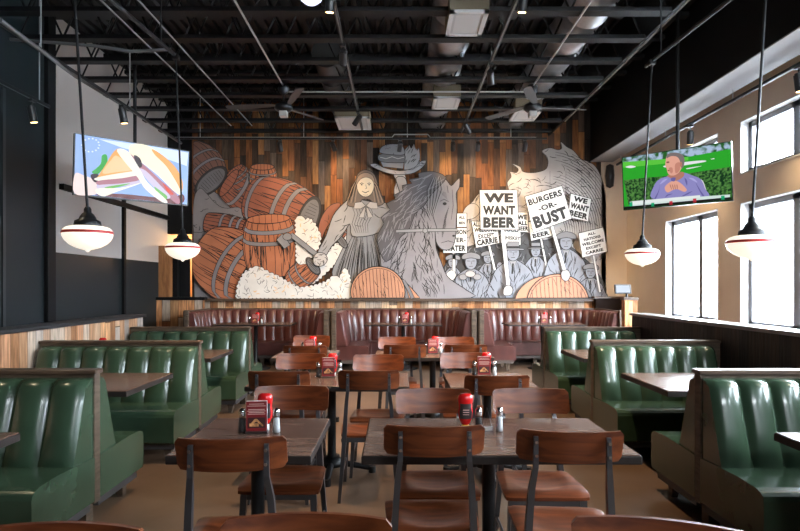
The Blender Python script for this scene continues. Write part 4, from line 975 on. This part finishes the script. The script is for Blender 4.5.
# U-shaped oxblood booths
redprof = [(.435, .20), (.52, .195), (.70, .16), (.88, .13), (1.02, .10), (1.05, .07), (1.06, .035)]
def red_booth(x0, x1, label, yb=11.62, yf=10.32, R=.62):
    t = thing('corner_booth', label, 'booth', (x0, yb, 0), 0, 'oxblood U-shaped booths under the mural')
    w = x1 - x0; D = yb - yf; m_ = .09
    segs = [D - R, pi / 2 * R, w - 2 * m_ - 2 * R, pi / 2 * R, D - R]; LL = sum(segs)
    def path(s):
        if s <= segs[0]: return (m_, -D + s, 1, 0)
        s -= segs[0]
        if s <= segs[1]: a = s / R; return (m_ + R - R * cos(a), -R + R * sin(a), cos(a), -sin(a))
        s -= segs[1]
        if s <= segs[2]: return (m_ + R + s, 0, 0, -1)
        s -= segs[2]
        if s <= segs[3]: a = s / R; return (w - m_ - R + R * sin(a), -R + R * cos(a), -sin(a), -cos(a))
        s -= segs[3]
        return (w - m_, -R - s, -1, 0)
    channel_back(redl, LL, 25, redprof, path, .038, 8).build('backrest', t)
    sp = [(.0, .20), (.575, .20), (.585, .21), (.585, .41), (.575, .435), (.55, .45), (.3, .458), (.0, .445)]
    seat_sweep(redl, LL, sp, path, 60).build('seat', t)
    seat_sweep(mat('plinth_brown', (.07, .05, .04), .5), LL, [(.1, .14), (.55, .14), (.55, .2), (.1, .2)], path, 40).build('base_rail', t)
    # wooden shell: end posts, side panels, rear panel and top cap
    sh = MB().box(0, .07, -D - .02, .06, 0, 1.075, capwood, .003).box(w - .07, w, -D - .02, .06, 0, 1.075, capwood, .003).box(0.07, w - .07, .02, .06, 0, 1.075, capwood)
    sh.build('shell', t)
    for px_ in (.02, w - .10):
        MB().box(px_, px_ + .08, -D - .05, -D + .03, 0, 1.09, panelwood, .004).build('end_post', t)
    for q in (.6, segs[0] + segs[1] + .5, segs[0] + segs[1] + segs[2] - .5, LL - .6):
        x, y, nx_, ny_ = path(q); MB().bar([(x + nx_ * .45, y + ny_ * .45, 0), (x + nx_ * .45, y + ny_ * .45, .15)], [.05, .08], [.05, .08], panelwood).build('leg', t)
    for (x, y) in ((m_ + .45, -D + .06), (w - m_ - .45, -D + .06)): MB().bar([(x, y, 0), (x, y, .16)], [.05, .08], [.05, .08], panelwood).build('leg', t)
    return t
red_booth(-3.80, -1.20, 'left oxblood U-shaped booth, behind the farthest green booth on the left')
red_booth(-1.18, 1.42, 'middle oxblood U-shaped booth, under the woman and horse of the mural')
red_booth(1.44, 4.04, 'right oxblood U-shaped booth, under the picket signs of the mural')

# ================================================================= TABLES
def table(x0, x1, y0, y1, label, z=.76, group='square pedestal tables in the middle', th=.042, base='cross'):
    cx, cy = (x0 + x1) / 2, (y0 + y1) / 2; w, d = x1 - x0, y1 - y0
    t = thing('dining_table', label, 'table', (cx, cy, 0), 0, group)
    MB().box(-w / 2 + .004, w / 2 - .004, -d / 2 + .004, d / 2 - .004, z - .006, z, tabletop, .003).box(-w / 2, w / 2, -d / 2, d / 2, z - th, z - .005, tabedge, .003).build('tabletop', t)
    MB().lathe([(0, .08), (.06, .08), (.045, .11), (.034, .16), (.034, z - th - .03), (.06, z - th - .012), (0, z - th - .012)], black_iron, n=18).box(-.16, .16, -.16, .16, z - th - .014, z - th, black_iron).build('column', t)
    b = MB()
    if base == 'cross':
        for a in range(4):
            M = Matrix.Rotation(a * pi / 2, 4, 'Z')
            b.rod(tuple(M @ Vector((.04, 0, .085))), tuple(M @ Vector((.34, 0, .03))), .028, black_iron, 8, .02); b.rod(tuple(M @ Vector((.33, 0, 0))), tuple(M @ Vector((.33, 0, .05))), .03, black_iron, 10)
        b.lathe([(0, .055), (.10, .06), (.09, .10), (.055, .13), (0, .13)], black_iron, n=20)
    else:
        b.lathe([(0, 0), (.27, 0), (.27, .015), (.2, .035), (.08, .06), (.05, .1), (0, .1)], black_iron, n=28)
    b.build('base', t)
    return t
table(-1.04, -.385, 2.60, 3.34, 'small square table in the front at left, with one menu card on it')
table(-.16, 1.10, 2.60, 3.34, 'wide table in the front at right, with a ketchup bottle on it')
table(-1.16, .095, 4.40, 5.08, 'wide table in the second row at left')
table(.40, 1.07, 4.36, 5.07, 'small square table in the second row at right')
table(-1.34, -.675, 6.14, 6.86, 'small square table in the rear row at left, before the dark booth')
table(-.24, 1.04, 6.18, 6.84, 'wide table in the rear row, in front of the middle oxblood booth')
gb = 'long tables in the green booths'
for side, ys, nm in ((-1, YL, 'left'), (1, YR, 'right')):
    far = 3.36 if side < 0 else 3.06
    for i, (a, b_) in enumerate(((2.2, 3.02), (4.2, 5.08), (6.1, 6.95))):
        x0, x1 = sorted((side * 1.96, side * far))
        table(x0, x1, a, b_, '%s booth table %s' % (nm, ('cut by the picture edge before the nearest booth', 'between the nearest and middle green booths', 'between the middle and farthest green booths')[i]), .76, gb, .045)
for x, nm in ((-2.60, 'left'), (.11, 'middle'), (2.68, 'right')):
    table(x - .70, x + .70, 10.35, 11.0, 'table seen edge-on in the %s oxblood booth' % nm, .835, 'tables in the oxblood booths', .035, 'disc')

# ================================================================= CHAIRS
def make_chair(label):
    t = thing('dining_chair', label, 'chair', (0, 0, 0))
    # seat: dished plywood
    b = MB(); N = 14; top = []; bot = []
    for i in range(N + 1):
        for j in range(N + 1):
            u = -1 + 2 * i / N; v = -1 + 2 * j / N
            hw = .212 + .012 * v; r = 1 - .06 * (abs(u) ** 6) * (abs(v) ** 6)
            x = u * hw * r; y = v * .205 * r + .01
            dsh = max(0, 1 - (u / .72) ** 2 - ((v + .1) / .72) ** 2)
            edge = .006 if (abs(u) > .99 or abs(v) > .99) else 0
            z = .468 - .018 * dsh ** .6 - edge - (.012 * max(0, v - .7) / .3)
            top.append((x, y, z)); bot.append((x, y, .446 - (.012 * max(0, v - .7) / .3)))
    W_ = N + 1; fs = [(i * W_ + j, (i + 1) * W_ + j, (i + 1) * W_ + j + 1, i * W_ + j + 1) for i in range(N) for j in range(N)]
    b.add(top, fs, chairwood, True); b.add(bot, [f[::-1] for f in fs], chairwood)
    ring = [i * W_ for i in range(N)] + [N * W_ + j for j in range(N)] + [i * W_ + N for i in range(N, 0, -1)] + [j for j in range(N, 0, -1)]
    n = len(ring); b.add([top[i] for i in ring] + [bot[i] for i in ring], [(i, (i + 1) % n, n + (i + 1) % n, n + i) for i in range(n)], chairwood)
    b.build('seat', t)
    # curved backrest plate
    b = MB(); N = 28; Fv = []; Bv = []; M = 6
    for i in range(N + 1):
        u = -1 + 2 * i / N
        for j in range(M + 1):
            v = j / M
            k = max(0, (abs(u) - .94) / .06); rr_ = .016 * (1 - math.sqrt(max(0, 1 - k * k))); top_ = .925 - rr_; bot_ = .788 + .004 + rr_ * 1.2 - .004 * (1 - u * u)
            z = bot_ + (top_ - bot_) * v; x = u * .2175; y = -.225 + .048 * u * u - .036 * (v - .5)
            Fv.append((x, y + .007, z)); Bv.append((x, y - .007, z))
    W_ = M + 1; fs = [(i * W_ + j, (i + 1) * W_ + j, (i + 1) * W_ + j + 1, i * W_ + j + 1) for i in range(N) for j in range(M)]
    b.add(Fv, fs, chairwood, True); b.add(Bv, fs, chairwood, True)
    ring = [i * W_ for i in range(N)] + [N * W_ + j for j in range(M)] + [i * W_ + M for i in range(N, 0, -1)] + [j for j in range(M, 0, -1)]
    n = len(ring); b.add([Fv[i] for i in ring] + [Bv[i] for i in ring], [(i, (i + 1) % n, n + (i + 1) % n, n + i) for i in range(n)], chairwood)
    b.build('backrest', t)
    for s in (-1, 1):
        b = MB().bar([(s * .205, -.235, 0), (s * .188, -.21, .22), (s * .172, -.185, .45), (s * .158, -.205, .68), (s * .146, -.240, .78), (s * .145, -.240, .905)], [.022, .026, .030, .026, .022, .018], [.028, .034, .042, .034, .020, .014], steel)
        for zz in (.83, .885): b.rod((s * .145, -.262, zz), (s * .145, -.245, zz), .007, chrome, 8)
        b.build('leg', t)
        MB().bar([(s * .205, .215, 0), (s * .180, .185, .445)], [.024, .034], [.024, .036], steel).build('leg', t)
        MB().rod((s * .19, -.21, .19), (s * .195, .20, .19), .009, steel, 6).rod((s * .198, -.225, .08), (s * .194, -.10, .19), .006, steel, 6).build('stretcher', t)
    MB().box(-.19, .19, -.20, -.175, .415, .446, steel).box(-.19, .19, .175, .20, .402, .434, steel).box(-.195, -.17, -.2, .2, .415, .44, steel).box(.17, .195, -.2, .2, .415, .44, steel).build('seat_frame', t)
    return t
ch0 = make_chair('x'); used = []
def chair(x, yb, face, rot, label, group):
    """x, yb: where the backrest stands; face=1 looks away from the camera, -1 towards it"""
    rz = (0 if face > 0 else pi) + radians(rot)
    y = yb + .22 * face
    ox = x - .22 * sin(radians(rot)) * face * -1 * -1
    if not used: o = ch0; o.location = (ox, y, 0); o.rotation_euler = (0, 0, rz); o['label'] = label; o['group'] = group; used.append(1)
    else: dup(ch0, (ox, y, 0), rz, label, group)
gn, gf = 'wooden dining chairs with their backs to the camera', 'wooden dining chairs facing the camera'
base_ = 'brown wooden chair, '
chair(-.655, 2.27, 1, 4, base_ + 'back to us, at the front left small table', gn)
chair(.16, 2.47, 1, 0, base_ + 'back to us, left one before the front wide table', gn)
chair(.715, 2.38, 1, -5, base_ + 'back to us, right one before the front wide table', gn)
chair(-.62, 3.45, -1, 0, base_ + 'facing us across the front left small table', gf)
chair(.21, 3.36, -1, 0, base_ + 'facing us across the front wide table, left one behind the ketchup', gf)
chair(.765, 3.36, -1, 0, base_ + 'facing us across the front wide table, right one', gf)
chair(-.83, 4.05, 1, 0, base_ + 'back to us, left one before the second-row wide table', gn)
chair(-.20, 4.08, 1, 0, base_ + 'back to us, right one before the second-row wide table', gn)
chair(.67, 3.86, 1, 0, base_ + 'back to us, at the second-row small table on the right', gn)
chair(-.84, 5.12, -1, 0, base_ + 'facing us across the second-row wide table, left one', gf)
chair(-.16, 5.03, -1, 0, base_ + 'facing us across the second-row wide table, right one', gf)
chair(.60, 5.18, -1, 0, base_ + 'facing us across the second-row small right table', gf)
chair(-.92, 5.78, 1, 0, base_ + 'back to us, at the rear-row small table on the left', gn)
chair(.08, 5.87, 1, 0, base_ + 'back to us, left one before the rear-row wide table', gn)
chair(.70, 5.88, 1, 0, base_ + 'back to us, right one before the rear-row wide table', gn)
chair(-1.02, 6.98, -1, 0, base_ + 'facing us across the rear-row small table on the left', gf)
chair(0.0, 6.78, -1, 0, base_ + 'facing us across the rear-row wide table, left one', gf)
chair(.68, 6.78, -1, 0, base_ + 'facing us across the rear-row wide table, right one', gf)
chair(-.23, 1.50, -1, 0, base_ + 'only its top edge showing at the bottom, left of centre', gf)
chair(.665, 1.47, -1, -15, base_ + 'turned, cut by the bottom edge at the right', gf)
chair(-.83, 1.44, -1, 0, base_ + 'only a dark top edge at the bottom left corner', gf)

# ================================================================= CONDIMENTS
def menu_card(x, y, z, rz, label):
    t = thing('menu_card', label, 'menu card', (x, y, z), rz, 'maroon menu cards on the tables')
    w, h = .105, .165
    MB().box(-w / 2, w / 2, -.010, -.006, .012, h, card_red).box(-w / 2, w / 2, .006, .010, .012, h, card_white).box(-w / 2, w / 2, -.006, .006, .012, h - .004, card_white).build('card', t)
    a = MB(); 
    for i, (zz, q) in enumerate(((.150, .36), (.140, .44), (.122, .40), (.114, .44), (.106, .38), (.098, .42))): a.box(-w * q, w * q, -.0112, -.010, zz, zz + .003, card_txt)
    a.box(-w * .42, w * .42, -.0112, -.010, .028, .082, mat('card_picture_ground', (.05, .012, .012), .5)); a.box(-w * .34, w * .1, -.0122, -.0112, .036, .052, card_pic)  # dark printed field behind the food picture
    P = [(-.034, .045), (-.01, .074), (.002, .076), (.036, .042), (.03, .036), (.002, .062), (-.006, .060), (-.026, .038)]
    a.prism(P, lambda u, v, q: (u, -.0125 - q, v), .001, card_pic); a.build('print', t)
    MB().box(-w / 2 - .004, w / 2 + .004, -.022, .022, 0, .012, mat('holder_dark', (.03, .02, .018), .4), .002).build('stand', t)
    return t
def ketchup(x, y, z, label, rz=0, s=1):
    t = thing('ketchup_bottle', label, 'ketchup bottle', (x, y, z), rz, 'red ketchup bottles on the tables')
    MB().lathe([(0, 0), (.021, 0), (.021, .028), (.017, .032), (0, .032)], white_plastic if s else yellow_plastic, n=18).build('cap', t)
    MB().lathe([(0, .03), (.018, .032), (.026, .045), (.036, .07), (.039, .10), (.035, .122), (.037, .145), (.040, .165), (.037, .183), (.026, .193), (0, .195)], red_plastic, n=26, sy=.72).build('bottle', t)
    l = MB(); n = 14; vs = []
    for i in range(n + 1):
        a = -pi / 2 - .95 + 1.9 * i / n
        for r, zz in ((.0368, .066), (.0402, .10), (.0362, .122), (.038, .145)): vs.append((r * cos(a), (r * .72 + .0008) * sin(a), zz))
    l.add(vs, [(i * 4 + j, i * 4 + 4 + j, i * 4 + 5 + j, i * 4 + 1 + j) for i in range(n) for j in range(3)], mat('bottle_label', (.03, .02, .02), .4), True)
    for k_, zz in enumerate((.088, .1, .112)): l.box(-.016, .016, -.031 + (0 if k_ else .001), -.0295, zz, zz + .003, card_txt)
    l.build('label', t)
    return t
def shaker(x, y, z, kind, label):
    t = thing(kind + '_shaker', label, kind + ' shaker', (x, y, z), 0, 'glass %s shakers on the tables' % kind)
    fill = salt_m if kind == 'salt' else pepper_m
    MB().lathe([(0, .003), (.018, .003), (.0175, .03), (.015, .075), (0, .075)], fill, n=12).build('filling', t)
    MB().lathe([(0, 0), (.022, 0), (.0225, .01), (.020, .05), (.0165, .085), (.0165, .092)], shaker_glass, n=12).build('glass_body', t)
    MB().lathe([(.0175, .088), (.018, .10), (.019, .108), (.014, .122), (.006, .127), (0, .128)], chrome, n=14).build('lid', t)
    return t
def cset(where, xc, yc, z, xs, xp, xk=None, s=1):
    menu_card(xc, yc, z, radians(random.uniform(-6, 6)), 'maroon menu card with a food picture ' + where)
    ketchup(xk if xk is not None else xc + .03, yc + .06, z, 'red ketchup bottle behind the menu card ' + where)
    shaker(xs, yc + .01, z, 'salt', 'salt shaker with metal lid right of the menu card ' + where)
    shaker(xp, yc + .01, z, 'pepper', 'pepper shaker left of the menu card ' + where)
cset('on the front left small table', -.725, 3.0, .76, -.625, -.803)
cset('on the second-row wide table', -.57, 4.82, .76, -.475, -.655)
cset('on the second-row small table', .735, 4.9, .76, .825, .655)
cset('on the rear-row wide table', .40, 6.5, .76, .49, .325)
cset('on the rear-row small table', -.98, 6.5, .76, -.87, -1.06)
cset('on the left oxblood booth table', -2.62, 10.7, .835, -2.50, -2.72)
cset('on the middle oxblood booth table', .15, 10.7, .835, .26, .04)
cset('on the right oxblood booth table', 2.72, 10.7, .835, 2.83, 2.62)
ketchup(.36, 3.05, .76, 'large red ketchup bottle with dark label on the front wide table', 0, 0)
shaker(.535, 3.03, .76, 'salt', 'salt shaker on the front wide table, apart at the right')
shaker(.425, 3.02, .76, 'pepper', 'pepper shaker right beside the ketchup on the front wide table')
t = thing('table_sign_holder', 'thin wire holder with a small white tag on the front wide table', 'table stand', (.475, 3.06, .76))
MB().tube([(-.03, 0, 0), (.0, 0, .12), (.03, 0, 0)], .0025, steel, 6).build('wire', t); MB().box(-.02, .03, -.012, -.008, .0, .02, white_plastic).build('tag', t)
ketchup(-3.22, 6.35, .76, 'red ketchup bottle on the left booth table before the low planked wall')
shaker(-3.12, 6.37, .76, 'salt', 'salt shaker beside the ketchup on the left rear booth table')
